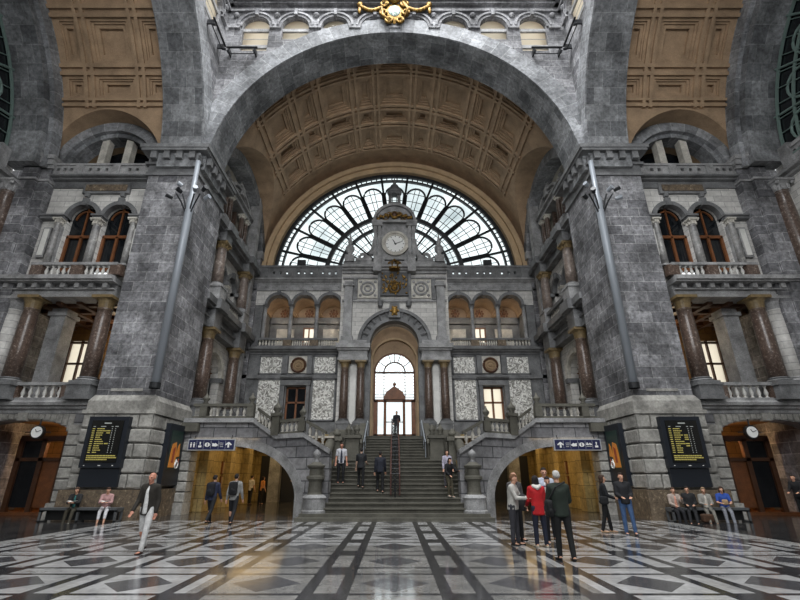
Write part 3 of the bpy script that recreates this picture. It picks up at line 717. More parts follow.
    for i in range(12):
        t = R(15 * i + 7.5); fanm.torus((8.2 * math.cos(t), 1.8, ZC + 8.2 * math.sin(t)), .75, .07, 16)
    fr = fanm.build(windowname(), 'green_iron', kind='structure')
    MB(MA).poly([(9.8 * math.cos(R(180 * i / 48)), ZC + 9.8 * math.sin(R(180 * i / 48))) for i in range(49)], [], 1.9, 1.93).build('pane', 'dark_glass', fr)
    ME = lambda a, b, z: (s * (20.8 - b), 20 - a, z)
    column(M, 9.55, .25, 9.6, 15.95, .36, 'tall red marble column with a grey capital on the %s end wall' % lw, ped=1.0, base='mid', cap='mid')
    trim(MB(ME).box(-.3, .2, 0, 1.0, 9.0, 15.8), 'whitem'); trim(MB(ME).prof(cornice_profile(0, 8.6, 9.2, .7, -.2), .9, 8), 'dark')
for s in (-1, 1): side_arm(s)
# ---------------------------------------------------------------- the deep back arm: side walls
def back_side(s):
    M = ARM_BACK(s); sd = SIDE[s]; nm = 'wall_' + sd; WB = -.75
    MB(M).box(2.5, 12.8, -3.4, 1.0, 3.65, 4.05).build('floor', 'stepstone', kind='structure')
    # level 1
    ac = 7.45
    MB(M).poly([(3.4, 4.0), (13.2, 4.0), (13.2, 9.8), (3.4, 9.8)], [arch_loop(ac, 1.35, 4.05, 7.5), [(10.9, 4.05), (12.0, 4.05), (12.0, 7.6), (10.9, 7.6)]], WB, WB - .6).build(nm, 'light', kind='structure')
    MB(M).arc(ac, 7.5, 1.32, 1.62, WB - .1, WB + .14, 0, 180, 20).build(nm, 'pale', kind='structure')
    m = MB(M); m.poly(arch_loop(ac, 1.5, 4.05, 7.5), [], WB - 1.3, WB - 1.4); m.build(nm, 'light', kind='structure')
    m = MB(M); m.box(ac - 1.55, ac - 1.35, WB - 1.4, WB - .5, 4.0, 7.6); m.box(ac + 1.35, ac + 1.55, WB - 1.4, WB - .5, 4.0, 7.6); m.build(nm, 'light', kind='structure')
    m = MB(M); m.arc(ac, 7.5, 1.35, 1.5, WB - 1.3, WB - .5, 0, 180, 20); m.build(nm, 'wood', kind='structure')
    m = MB(M); m.box(ac - 1.75, ac - 1.3, WB - .6, WB + .15, 7.2, 7.5); m.box(ac + 1.3, ac + 1.75, WB - .6, WB + .15, 7.2, 7.5); trim(m, 'dark')
    dd = MB(M); dd.box(ac - .7, ac + .7, WB - 1.3, WB - 1.22, 4.05, 7.0); dd.build('door_%d' % (3 if s < 0 else 4), 'pale', kind='structure')
    MB(M).box(10.9, 12.0, WB - .55, WB - .45, 4.05, 7.6).build(nm, 'tan', kind='structure')
    trim(MB(M).box(10.3, 10.9, WB, -.05, 4.05, 26), 'mid')
    for a, w in ((5.2, 'nearer'), (9.75, 'farther')):
        column(M, a, -.32, 4.05, 9.66, .37, '%s of the two red marble columns above the %s stair flight' % (w, sd), ped=1.25, base='dark', cap='bronze', style='plain')
        column(M, a, -.32, 11.35, 15.3, .33, '%s tall veined column on the upper storey, %s wall of the back hall' % (w, sd), mat='tanm', ped=.95, base='mid', cap='bronze')
    m = MB(M)
    for z0, z1, d in ((9.66, 9.85, -.25), (9.85, 10.2, -.32), (10.2, 10.3, -.18), (10.3, 10.75, -.4), (10.75, 10.9, .0), (10.9, 11.3, .16)): m.box(3.4, 12.6, WB - .2, d, z0, z1)
    for a in (5.2, 9.75): m.box(a - .55, a + .55, WB, .1, 9.66, 10.75); m.box(a - .65, a + .65, WB, .42, 10.75, 11.35)
    trim(m, 'dark')
    # level 2: twin arches
    A1, A2, ZS, ri = 6.45, 8.5, 13.6, .82
    MB(M).poly([(3.4, 11.3), (13.2, 11.3), (13.2, 15.5), (3.4, 15.5)], [arch_loop(A1, ri, 12.1, ZS), arch_loop(A2, ri, 12.1, ZS)], WB, WB - .6).build(nm, 'light', kind='structure')
    m = MB(M)
    for a in (A1, A2): archivolt(m, a, ZS, ri - .02, ri + .2, WB - .2, WB + .14)
    for q0, q1 in ((A1 - ri - .55, A1 - ri), (A1 + ri - .05, A2 - ri + .05), (A2 + ri, A2 + ri + .55)): m.box(q0, q1, WB - .3, WB + .3, ZS - .25, ZS)
    m.box(5.7, 9.3, WB - .3, .05, 11.9, 12.1); trim(m, 'dark')
    column(M, (A1 + A2) / 2, WB + .12, 12.1, ZS - .25, .17, 'pale colonnette between the twin arches, %s wall of the back hall' % sd, mat='greym', base='mid', cap='pale')
    column(M, A1 - ri - .25, WB + .16, 12.1, ZS - .25, .15, 'pale colonnette before the twin arches, %s wall of the back hall' % sd, mat='greym', base='mid', cap='pale')
    balustrade(M, 5.9, 9.1, -.2, 11.35, .72, 'short balustrade under the twin arches, %s wall of the back hall' % sd, (), 10, bal='pale', rail='dark', wd=.24)
    for a in (A1, A2):
        w = MB(M); w.box(a - .05, a + .05, WB - .5, WB - .4, 12.1, ZS + ri); w.box(a - ri, a + ri, WB - .5, WB - .4, 13.3, 13.42)
        fr = w.build(windowname(), 'wood_dark', kind='structure'); MB(M).poly(arch_loop(a, ri, 12.1, ZS), [], WB - .55, WB - .58).build('pane', 'dark_glass', fr)
    m = MB(M)
    for z0, z1, d in ((15.3, 15.5, -.3), (15.5, 15.9, -.4), (15.9, 16.05, -.1), (16.05, 16.4, .12)): m.box(3.4, 13.2, WB - .3, d, z0, z1)
    for a in (5.2, 9.75): m.box(a - .5, a + .5, WB, .05, 15.3, 15.95); m.box(a - .6, a + .6, WB, .35, 15.95, 16.45)
    trim(m, 'dark')
    # level 3: aedicule in the lunette
    LC, LZ, LR = 7.4, 17.15, 5.75
    m = MB(M); m.poly(arch_loop(LC, LR - .5, 16.0, LZ, n=28), [[(6.7, 17.3), (8.1, 17.3), (8.1, 19.4), (6.7, 19.4)]], WB - .55, WB - .75); m.build(nm, 'plaster', kind='structure')
    MB(M).arc(LC, LZ, LR - .6, LR + .1, WB - .6, WB + .62, 0, 180, 40).build(nm, 'vous', kind='structure')
    M3 = lambda a, b, z: M(a, b, z if z < 17.4 else 17.4 + (z - 17.4) * .78)
    m = MB(M3)
    m.box(4.9, 9.9, WB - .5, -.4, 16.4, 16.65); m.box(5.0, 9.8, WB - .5, -.5, 16.65, 17.2); m.box(4.95, 9.85, WB - .5, -.42, 17.2, 17.35)
    for a in (5.35, 6.2, 8.6, 9.45):
        m.box(a - .3, a + .3, WB - .5, -.35, 16.45, 17.4)
    m.box(4.9, 9.9, WB - .5, -.45, 20.1, 20.3); m.box(5.0, 9.8, WB - .5, -.52, 20.3, 20.55); m.box(4.85, 9.95, WB - .5, -.3, 20.55, 20.75)
    m.arc(LC, 20.5, 1.75, 2.05, WB - .5, -.35, 8, 172, 20, k=.62); m.arc(LC, 20.5, 1.4, 1.5, WB - .5, -.45, 8, 172, 20, k=.62)
    m.box(LC - .25, LC + .25, WB - .5, -.3, 21.2, 22.0)
    for a, z in ((LC, 21.8), (4.95, 20.75), (9.85, 20.75)): m.lathe([(.2, 0), (.2, .15), (.1, .2), (.22, .4), (.14, .65), (.04, .85), (.02, 1.0)], a, -.6, 10, z)
    trim(m, 'mid')
    m = MB(M3); m.box(6.5, 6.7, WB - .5, WB - .2, 17.3, 20.1); m.box(8.1, 8.3, WB - .5, WB - .2, 17.3, 20.1); m.arc(LC, 20.5, .1, 1.4, WB - .6, WB - .3, 8, 172, 14, k=.62); trim(m, 'redm')
    for a, w in ((5.35, 'nearest'), (6.2, 'second'), (8.6, 'third'), (9.45, 'farthest')):
        column(M, a, -.68, 17.4, 19.5, .19, '%s slim column of the pedimented niche high on the %s wall' % (w, sd), mat='redm', base='mid', cap='pale')
    w = MB(M3); w.box(7.35, 7.45, WB - .65, WB - .55, 17.3, 20); w.box(6.7, 8.1, WB - .65, WB - .55, 19.0, 19.1); fr = w.build(windowname(), 'wood_dark', kind='structure')
    MB(M3).box(6.7, 8.1, WB - .72, WB - .69, 17.3, 20).build('pane', 'dark_glass', fr)
    # corner pilaster by the back wall
    m = MB(M); m.box(12.0, 12.9, -1.5, -.1, 4.0, 18.2); m.build(nm, 'ashlar', kind='structure')
    m = MB(M)
    for z0, z1, d in ((11.0, 11.35, .1), (16.4, 16.6, .08), (17.7, 18.3, .15)): m.box(11.95, 12.95, -1.5, -.1 + d, z0, z1)
    trim(m, 'mid')
for s in (-1, 1): back_side(s)

# ---------------------------------------------------------------- back wall
YB = 32.2
def back_bay(s):
    M = lambda a, b, z: (s * a, YB - b, z); sd = SIDE[s]; nm = 'wall_back'
    X0, X1 = 3.9, 11.0; AC = (4.92, 6.88, 8.86)
    door = [(6.25, 4.0), (7.72, 4.0), (7.72, 7.6), (6.25, 7.6)]
    MB(M).poly([(X0, 3.5), (X1, 3.5), (X1, 10.2), (X0, 10.2)], [door], 0, -.6).build(nm, 'dark', kind='structure')
    # panels
    m = MB(M)
    for q0, q1 in ((4.28, 5.8), (8.15, 9.7)): m.box(q0, q1, -.1, .08, 5.3, 8.05); m.box(q0, q1, -.1, .08, 8.55, 9.75)
    trim(m, 'carve')
    m = MB(M)
    for q0, q1 in ((4.28, 5.8), (8.15, 9.7)):
        for z0, z1 in ((5.3, 8.05), (8.55, 9.75)):
            m.box(q0 - .1, q0, -.1, .14, z0 - .1, z1 + .1); m.box(q1, q1 + .1, -.1, .14, z0 - .1, z1 + .1); m.box(q0 - .1, q1 + .1, -.1, .14, z0 - .1, z0); m.box(q0 - .1, q1 + .1, -.1, .14, z1, z1 + .1)
    m.box(X0, X1, -.1, .2, 8.15, 8.42)
    for q in (6.0, 7.78): m.box(q, q + .24, -.1, .3, 4.0, 7.9); m.box(q - .05, q + .32, -.1, .2, 8.5, 9.85)
    m.box(5.95, 8.05, -.1, .35, 7.65, 8.0); m.prof(cornice_profile(0, 7.95, 8.3, .45, -.1), 5.85, 8.15)
    m.box(X0, X1, -.1, .25, 4.0, 5.1)
    trim(m, 'dark')
    trim(MB(M).box(6.25, 7.65, -.1, .12, 8.55, 9.8), 'pale')
    t = thing('roundel', 'round bronze relief on a pale square panel, %s of the central arch' % sd, 'roundel', M(6.93, .12, 9.13))
    MB(M).torus((6.93, .16, 9.13), .5, .09, 24).build('rim', 'wood_dark', t); m = MB(M); m.torus((6.93, .16, 9.13), .26, .05, 20); m.ell((6.93, .14, 9.13), (.16, .12, .16), 12, 6); m.ell((6.93, .12, 9.13), (.46, .05, .46), 20, 6); m.build('relief', 'stucco_dark', t)
    # small door
    dn = 'door_%d' % (1 if s < 0 else 2); w = MB(M)
    for q in (6.25, 6.92, 7.6): w.box(q, q + .13, -.35, -.22, 4.0, 7.6)
    for q in (4.0, 5.0, 6.45, 7.48): w.box(6.25, 7.72, -.35, -.22, q, q + .12)
    w.box(6.3, 7.68, -.33, -.26, 4.0, 5.0)
    d = w.build(dn, 'wood', kind='structure'); MB(M).box(6.28, 7.7, -.32, -.3, 5.0, 7.5).build('pane', 'dark_glass' if s < 0 else 'milk', d)
    # balcony, colonnade of three arches
    trim(MB(M).prof(cornice_profile(.0, 9.95, 10.4, .55, -.2), X0, 10.6), 'dark')
    balustrade(M, 4.2, 10.0, .3, 10.4, .68, 'dark rail balustrade of the three-arched gallery %s of the clock' % sd, (5.9, 7.85), 8, bal='pale', ped='plinth', rail='dark', wd=.26, pw=.6)
    ri = .83; ZS = 13.82
    head = []
    for a in AC: head += [(a + ri * math.cos(math.pi * i / 14), ZS + ri * math.sin(math.pi * i / 14)) for i in range(14, -1, -1)]
    MB(M).poly([(X0, ZS)] + head + [(X1, ZS), (X1, 15.0), (X0, 15.0)], [], .05, -.35).build(nm, 'light', kind='structure')
    m = MB(M)
    for a in AC: archivolt(m, a, ZS, ri - .03, ri + .19, -.4, .18)
    trim(m, 'dark')
    for a, w in ((AC[0] - .98, 'first'), ((AC[0] + AC[1]) / 2, 'second'), ((AC[1] + AC[2]) / 2, 'third'), (AC[2] + .98, 'fourth')):
        column(M, a, -.12, 10.4, ZS + .02, .15, '%s dark column of the gallery %s of the clock, counted outward' % (w, sd), mat='mid', base='dark', cap='dark')
    MB(M).box(X0, X1, -2.5, -.1, 10.0, 10.38).build('floor', 'dark', kind='structure')
    m = MB(M); m.box(10.0, X1, -2.4, .0, 10.3, 15.0); m.box(X0 - .1, X0 + .1, -2.4, .0, 10.3, 15.0); m.build(nm, 'dark', kind='structure')
    MB(M).poly([(X0, 10.2), (X1, 10.2), (X1, 16.5), (X0, 16.5)], [[(6.35, 10.4), (7.3, 10.4), (7.3, 12.75), (6.35, 12.75)]], -2.3, -2.5).build(nm, 'dark', kind='structure')
    trim(MB(M).box(4.3, 5.7, -2.4, -2.25, 10.9, 12.6).box(8.0, 9.4, -2.4, -2.25, 10.9, 12.6), 'pale')
    w = MB(M)
    for q in (6.35, 6.79, 7.2): w.box(q, q + .1, -2.4, -2.28, 10.4, 12.75)
    for q in (11.4, 12.65): w.box(6.35, 7.3, -2.4, -2.28, q, q + .1)
    w.box(6.4, 7.25, -2.38, -2.3, 10.4, 11.4)
    fr = w.build('door_%d' % (5 if s < 0 else 6), 'wood', kind='structure'); MB(M).box(6.4, 7.25, -2.4, -2.37, 11.5, 12.65).build('pane', 'milk', fr)
    for a in AC:                                                     # warm vaulted ceiling behind each arch
        MB(M).arc(a, 13.5, 1.0, 1.12, -2.28, -.4, 0, 180, 16).build('ceiling', 'stucco', kind='structure')
    m = MB(M)
    for a in AC: m.box(a - .98, a + .98, -2.28, -2.0, 13.0, 13.5)
    trim(m, 'dark')
    m = MB(M)
    for a in AC: m.poly([(a + 1.02 * math.cos(math.pi * i / 16), 13.5 + 1.02 * math.sin(math.pi * i / 16)) for i in range(17)], [], -2.2, -2.28)
    trim(m, 'stucco'); m = MB(M)
    for a in AC:
        m.ell((a, -2.2, 13.9), (.16, .06, .16), 8, 5)
        for i in range(8): m.ell((a + .28 * math.cos(i * math.pi / 4), -2.22, 13.9 + .28 * math.sin(i * math.pi / 4)), (.12, .05, .12), 6, 4)
    trim(m, 'wood')
    MB(M).box(X0, X1, -2.5, -.3, 15.6, 15.85).build('ceiling', 'dark', kind='structure')
    # entablature and pierced parapet
    m = MB(M); m.box(X0, X1, -.5, .2, 14.95, 15.1); m.box(X0, X1, -.5, .12, 15.1, 15.5)
    for a in (4.3, 6.3, 8.3, 9.9): m.ell((a, .14, 15.3), (.09, .06, .09), 8, 5)
    m.prof(cornice_profile(.1, 15.5, 15.9, .45, -.5), X0, 10.9); trim(m, 'mid')
    hol = [[(c - .09, 16.22), (c + .09, 16.22), (c + .09, 16.45), (c - .09, 16.45)] for c in (4.55, 5.05, 5.55, 6.45, 6.95, 7.45, 8.35, 8.85, 9.35)]
    m = MB(M); m.poly([(X0, 15.88), (10.6, 15.88), (10.6, 16.8), (X0, 16.8)], hol, .42, .2); m.box(X0, 10.65, .15, .5, 16.75, 16.95)
    for q in (4.0, 5.9, 7.8, 9.8): m.box(q, q + .25, .15, .5, 15.9, 16.8)
    trim(m, 'dark')
for s in (-1, 1): back_bay(s)

# frontispiece
MF = FRONT(31.4)
def frontispiece():
    M = MF; nm = 'wall_back'; ZA = 10.45; RO = 1.78
    MB(M).poly([(-4.0, 0), (-RO, 0), (-RO, ZA)] + [(RO * math.cos(math.pi * i / 20), ZA + RO * math.sin(math.pi * i / 20)) for i in range(20, -1, -1)] + [(RO, 0), (4.0, 0), (4.0, 16.4), (-4.0, 16.4)], [], 0, -1.2).build(nm, 'light', kind='structure')
    m = MB(M); m.arc(0, ZA, 1.75, 2.0, -.5, .3, 0, 180, 30); m.arc(0, ZA, 2.45, 2.68, -.2, .42, 0, 180, 30); m.arc(0, ZA, 1.95, 2.5, -.2, .16, 0, 180, 30)
    for i in range(13):
        t = math.pi * (i + .5) / 13; c, q = math.cos(t), math.sin(t)
        m.tube([(2.0 * c, .22, ZA + 2.0 * q), (2.5 * c, .22, ZA + 2.5 * q)], .11, 6)
    trim(m, 'dark')
    # inner arch over the door
    ZI = 9.0
    m = MB(M); m.poly(arch_loop(0, 1.9, 3.9, ZA), [arch_loop(0, 1.48, 3.96, 8.75, 1.5)], -1.5, -1.7); m.build(nm, 'stucco', kind='structure')
    m = MB(M); m.arc(0, 9.6, 1.6, 1.75, -1.5, -1.2, 0, 180, 26); m.box(-1.75, -1.6, -1.5, -1.2, 3.96, 9.6); m.box(1.6, 1.75, -1.5, -1.2, 3.96, 9.6); trim(m, 'cream')
    m = MB(M); m.box(-2.2, -RO + .05, -1.5, .1, 3.9, ZA); m.box(RO - .05, 2.2, -1.5, .1, 3.9, ZA); m.build(nm, 'dark', kind='structure')
    # keystone with gilded mask
    t = thing('keystone', 'dark keystone with a gilded ornament over the central doorway arch', 'keystone', M(0, .4, 12.9))
    MB(M).frustum(-.42, .42, .0, .62, 12.35, 13.5, .06).build('block', 'dark', t); m = MB(M); m.ell((0, .62, 12.85), (.24, .12, .34), 10, 8)
    for i in range(6): m.ell((.27 * math.cos(i * math.pi / 3), .62, 12.85 + .33 * math.sin(i * math.pi / 3)), (.09, .07, .09), 6, 5)
    m.build('ornament', 'gold', t)
    # lower order: paired columns with white panel between
    for s in (-1, 1):
        sd = SIDE[s]; Ms = lambda a, b, z, s=s: (s * a, 31.4 - b, z)
        for a, w in ((2.33, 'inner'), (3.45, 'outer')):
            column(Ms, a, .45, 3.96, 9.15, .29, '%s of the paired red marble columns on the %s of the central door' % (w, sd), ped=1.0, base='dark', cap='bronze', style='plain')
        trim(MB(Ms).box(2.68, 3.1, 0, .12, 4.9, 9.0), 'whitem')
        m = MB(Ms); m.box(1.85, 3.95, -.2, .85, 9.15, 9.35); m.box(1.9, 3.9, -.2, .75, 9.35, 9.85); m.box(1.8, 4.0, -.2, .9, 9.85, 10.0); m.box(1.7, 4.1, -.2, 1.05, 10.0, 10.3); m.box(1.95, 3.9, -.2, .7, 10.3, 10.62)
        m.box(1.85, 3.95, -.2, .9, 3.9, 4.1); trim(m, 'mid')
        # upper pilaster, panels, obelisk
        m = MB(Ms); m.box(3.12, 3.72, -.2, .4, 10.6, 15.3); m.box(3.0, 3.85, -.2, .5, 14.9, 15.05); m.box(3.0, 3.85, -.2, .5, 10.6, 11.0); trim(m, 'mid')
        m = MB(Ms); m.box(1.25, 2.75, -.1, .14, 14.05, 15.55); trim(m, 'pale'); m = MB(Ms); m.torus((2.0, .16, 14.8), .5, .1, 18); m.torus((2.0, .16, 14.8), .22, .08, 14)
        for k in range(4): m.ell((2 + .55 * (1 if k % 2 else -1), .15, 14.8 + .55 * (1 if k > 1 else -1)), (.12, .08, .12), 6, 5)
        trim(m, 'mid')
        m = MB(Ms); m.box(1.05, 1.25, -.1, .3, 13.7, 16.0); m.box(2.78, 3.1, -.1, .2, 13.9, 15.7); m.lathe([(.05, 0), (.18, .12), (.2, .3), (.2, .5)], 1.05, .2, 10, 13.25); trim(m, 'dark')
        t = thing('finial', 'stone urn finial standing on the cornice %s of the clock' % sd, 'finial', Ms(3.45, .2, 16.9))
        MB(Ms).box(3.1, 3.8, -.15, .55, 16.9, 17.45).build('block', 'mid', t)
        MB(Ms).lathe([(.28, 0), (.28, .1), (.14, .2), (.34, .5), (.36, .75), (.2, .95), (.13, 1.1), (.2, 1.2), (.1, 1.5), (.04, 1.9), (.02, 2.0)], 3.45, .2, 14, 17.45).build('urn', 'mid', t, smooth=True)
        m = MB(Ms); m.prof([(.0, 17.0), (.4, 17.0), (.4, 17.25), (.0, 17.25)], 1.5, 3.0)
        pts = [(1.55 + .9 * (1 - math.cos(q)) , .1, 19.0 - 1.9 * math.sin(q)) for q in [i * math.pi / 16 for i in range(9)]]
        m.tube(pts, [.16 + .02 * i for i in range(9)], 8); m.torus((2.45, .1, 17.45), .26, .13, 14); trim(m, 'mid')
    m = MB(M); m.box(-3.9, 3.9, -.3, .22, 15.6, 15.75); m.box(-3.9, 3.9, -.3, .14, 13.75, 13.92)
    m.prof(cornice_profile(.1, 16.05, 16.6, .6, -.5), -3.95, 3.95); m.box(-3.9, 3.9, -.5, .35, 16.55, 17.0)
    for s in (-1, 1): m.box(s * 1.3 - .3, s * 1.3 + .3, -.3, .75, 16.0, 17.3)
    trim(m, 'mid')
    # clock tower block
    m = MB(M); m.box(-1.35, 1.35, -.6, .05, 17.0, 20.4); m.build(nm, 'mid', kind='structure')
    m = MB(M)
    for s in (-1, 1):
        for q in (1.18, 1.5): m.box(s * q - .12, s * q + .12, -.5, .32, 17.2, 20.1)
        m.box(s * 1.35 - .4, s * 1.35 + .4, -.5, .4, 20.1, 20.4); m.box(s * 1.35 - .4, s * 1.35 + .4, -.5, .4, 17.0, 17.25)
    m.box(-1.8, 1.8, -.5, .45, 20.4, 20.6)
    m.arc(0, 20.5, .05, 1.65, -.6, .15, 0, 180, 24); m.arc(0, 20.5, 1.5, 1.72, -.6, .38, 0, 180, 24)
    m.box(-.75, .75, -.3, .3, 17.15, 17.35)
    trim(m, 'mid')
    t = thing('lantern_turret', 'small dark stone turret with an open arch crowning the clock gable', 'turret', M(0, -.2, 22.1))
    m = MB(M)
    m.box(-.5, .5, -.6, .3, 22.05, 22.35)
    for s in (-1, 1): m.box(s * .36 - .13, s * .36 + .13, -.5, .2, 22.3, 23.2)
    m.arc(0, 23.1, .24, .48, -.5, .2, 0, 180, 14); m.build('arch', 'dark', t)
    MB(M).lathe([(.6, 0), (.62, .12), (.4, .2), (.42, .5), (.3, .75), (.12, .95), (.14, 1.1), (.05, 1.3), (.02, 1.7)], 0, -.15, 14, 23.45).build('cap', 'dark', t, smooth=True)
    # big clock
    t = thing('wall_clock', 'large white-faced clock in a stone surround high over the central doorway', 'clock', M(.06, .1, 18.6))
    m = MB(M); m.arc(.06, 18.6, .86, 1.06, 0, .3, 0, 360, 40); m.arc(.06, 18.6, .74, .86, 0, .2, 0, 360, 40); m.build('surround', 'pale', t)
    MB(M).poly([(.06 + .76 * math.cos(2 * math.pi * i / 40), 18.6 + .76 * math.sin(2 * math.pi * i / 40)) for i in range(40)], [], .14, .05).build('dial', 'white', t); dl = [c for c in t.children if c.name.startswith('dial')][0]
    m = MB(M)
    for i in range(12):
        q = 2 * math.pi * i / 12; m.tube([(.06 + .6 * math.sin(q), .15, 18.6 + .6 * math.cos(q)), (.06 + .7 * math.sin(q), .15, 18.6 + .7 * math.cos(q))], .025, 4)
    m.build('hour_marks', 'black', dl)
    for nme, q, L, r in (('hour_hand', R(332), .42, .045), ('minute_hand', R(70), .6, .03)):
        MB(M).tube([(.06 - .1 * math.sin(q), .17, 18.6 - .1 * math.cos(q)), (.06 + L * math.sin(q), .17, 18.6 + L * math.cos(q))], [r, r * .6], 6).build(nme, 'black', dl)
    # gilded cresting over the clock and coat of arms under it
    t = thing('gilded_cresting', 'dark gilded foliage ornament on the gable over the clock', 'ornament', M(0, .4, 20.7))
    m = MB(M); m.ell((0, .4, 21.05), (.32, .14, .36), 10, 8)
    for k in range(14):
        u = (k - 6.5) / 6.5; m.ell((u * 1.3, .42, 20.75 + .35 * (1 - u * u) + (.08 if k % 2 else -.05)), (.15, .1, .14), 7, 5)
    for s in (-1, 1): m.torus((s * .7, .42, 20.78), .2, .05, 12); m.torus((s * .42, .42, 21.15), .15, .04, 12)
    m.build('foliage', 'gold', t); MB(M).ell((0, .52, 21.05), (.2, .08, .22), 10, 6).build('boss', 'wood_dark', t)
    t = thing('coat_of_arms', 'black and gold coat of arms with crown below the big clock', 'coat of arms', M(0, .2, 14.3))
    MB(M).box(-1.05, 1.05, -.1, .25, 14.2, 16.1).build('backing', 'black', t)
    m = MB(M)
    for k in range(70):
        u = random.uniform(-.95, .95); v = random.uniform(14.3, 16.05); m.ell((u, .28, v), (random.uniform(.04, .1), .08, random.uniform(.05, .12)), 6, 4)
    m.torus((0, .32, 14.85), .42, .08, 20); m.torus((0, .32, 14.85), .2, .06, 14); m.ell((0, .3, 14.85), (.15, .1, .15), 8, 6)
    m.build('gilding', 'gold', t)
    m = MB(M); m.lathe([(.4, 0), (.42, .1), (.34, .16)], 0, .55, 12, 16.15)
    for k in range(7): m.tube([(.36 * math.cos(k), .55 + .3 * math.sin(k), 16.3), (.5 * math.cos(k), .55 + .4 * math.sin(k), 16.6), (.1 * math.cos(k), .55, 16.95)], .05, 6)
    m.ell((0, .55, 17.02), (.09, .09, .09), 8, 6)
    for s in (-1, 1):
        m.torus((s * .3, .62, 16.6), .2, .05, 12)
    m.build('crown', 'gold', t)
    # door
    w = MB(M); B0, B1 = -1.62, -1.5
    for q, w_ in ((-1.5, .3), (-.78, .2), (.58, .2), (1.2, .3)): w.box(q, q + w_, B0, B1, 3.96, 6.75)
    w.box(-1.5, 1.5, B0, B1, 6.62, 6.82); w.box(-1.5, 1.5, B0, B1, 3.96, 4.4); w.box(-.6, .6, B0, B1, 5.2, 5.26)
    w.prof([(B0, 6.8), (B1 + .1, 6.8), (B1 + .1, 7.05), (B0, 7.05)], -.8, .8)
    w.poly([(-.75, 7.0), (.75, 7.0), (.6, 7.35), (.25, 7.6), (0, 7.8), (-.25, 7.6), (-.6, 7.35)], [], B1 + .05, B0); w.ell((0, -1.5, 7.9), (.13, .1, .13))
    w.arc(0, 8.75, 1.4, 1.52, B0, B1, 0, 180, 24); w.box(-1.52, -1.4, B0, B1, 6.7, 8.8); w.box(1.4, 1.52, B0, B1, 6.7, 8.8)
    d = w.build('door_7', 'wood', kind='structure')
    w = MB(M); w.box(-1.45, 1.45, B0, B1, 8.7, 8.85); w.arc(0, 8.75, .74, .84, B0, B1, 0, 180, 20)
    for q in (-.8, .74): w.box(q, q + .06, B0, B1, 6.8, 8.75)
    for k in (36, 72, 90, 108, 144):
        t_ = R(k); w.tube([(.8 * math.cos(t_), -1.56, 8.75 + .8 * math.sin(t_)), (1.45 * math.cos(t_), -1.56, 8.75 + 1.45 * math.sin(t_))], .035, 5)
    for k in range(8): w.box(-1.45, 1.45, B0 + .03, B1 - .05, 6.95 + k * .22, 6.97 + k * .22)
    w.build('fanlight_bars', 'wood_dark', d)
    MB(M).poly(arch_loop(0, 1.46, 3.96, 8.75), [], -1.58, -1.6).build('pane', 'glass', d)
frontispiece()
# ---------------------------------------------------------------- fan window
def fan_window():
    M = FRONT(33.2); ZF, RF = 16.7, 9.82
    m = MB(M); m.arc(0, ZF, RF, RF + .45, -.1, .5, 0, 180, 80); m.arc(0, ZF, RF + .45, RF + .8, -.1, .75, 0, 180, 80); m.build('wall_back', 'cream', kind='structure')
    MB(M).arc(0, ZF, RF + .75, RF + 2.6, -.3, .1, 0, 180, 80).build('wall_back', 'stucco', kind='structure')
    w = MB(M)
    for r, h in ((RF - .14, .14), (RF - .66, .07), (5.55, .17), (4.55, .12), (3.0, .06)): w.arc(0, ZF, r - h, r + h, -.12, .14, 0, 180, 90)
    N = 13; st = 180 / N
    for i in range(N + 1):
        t = R(i * st); c, q = math.cos(t), math.sin(t); w.tube([(1.5 * c, 0, ZF + 1.5 * q), (5.5 * c, 0, ZF + 5.5 * q), (RF * c, 0, ZF + RF * q)], [.06, .09, .11], 6)
    for i in range(N):                                               # round-headed petals
        tm = R((i + .5) * st); hw = R(st * .5) * .88
        def pp(r, dt): return (r * math.cos(tm + dt), 0, ZF + r * math.sin(tm + dt))
        rc = 7.75; rad = rc * hw
        pts = [pp(5.7, -hw * .93), pp(rc, -hw)]
        for k in range(1, 12):
            q = math.pi * k / 12; rr = rc + rad * math.sin(q); pts.append(pp(rr, -hw * math.cos(q) * rc / rr))
        pts += [pp(rc, hw), pp(5.7, hw * .93)]
        w.tube(pts, .085, 6)
    fr = w.build(windowname(), 'iron', kind='structure')
    w = MB(M)
    for i in range(N * 5):
        t = R(i * st / 5); c, q = math.cos(t), math.sin(t)
        w.tube([(RF * c, 0, ZF + RF * q), ((RF - .6) * c, 0, ZF + (RF - .6) * q)], .05, 4)
        if i % 5 in (2, 3): w.tube([(5.6 * c, 0, ZF + 5.6 * q), ((8.6 if i % 5 in (2, 3) else 8.1) * c, 0, ZF + (8.6 if i % 5 in (2, 3) else 8.1) * q)], .03, 4)
        if i % 5 in (2, 4): w.tube([(3 * c, 0, ZF + 3 * q), (5.5 * c, 0, ZF + 5.5 * q)], .025, 4)
    for r in (6.4, 7.2, 8.0, 5.05, 3.7): w.arc(0, ZF, r - .022, r + .022, -.02, .02, 0, 180, 70)
    w.build('glazing_bar', 'iron', fr)
    MB(M).poly([(RF * math.cos(R(180 * i / 64)), ZF + RF * math.sin(R(180 * i / 64))) for i in range(65)], [], -.06, -.08).build('pane', 'glass', fr)
    for s in (-1, 1):
        t = thing('floodlight', 'small black floodlight on the parapet, %s end of the fan window' % SIDE[s], 'floodlight', (s * 7.3 , 32.0, 16.95))
        MB().box(s * 7.3 - .32, s * 7.3 + .32, 31.85, 32.1, 17.1, 17.5).build('lamp_housing', 'black', t); MB().box(s * 7.3 - .05, s * 7.3 + .05, 31.9, 32.05, 16.95, 17.15).build('bracket', 'black', t)
fan_window()

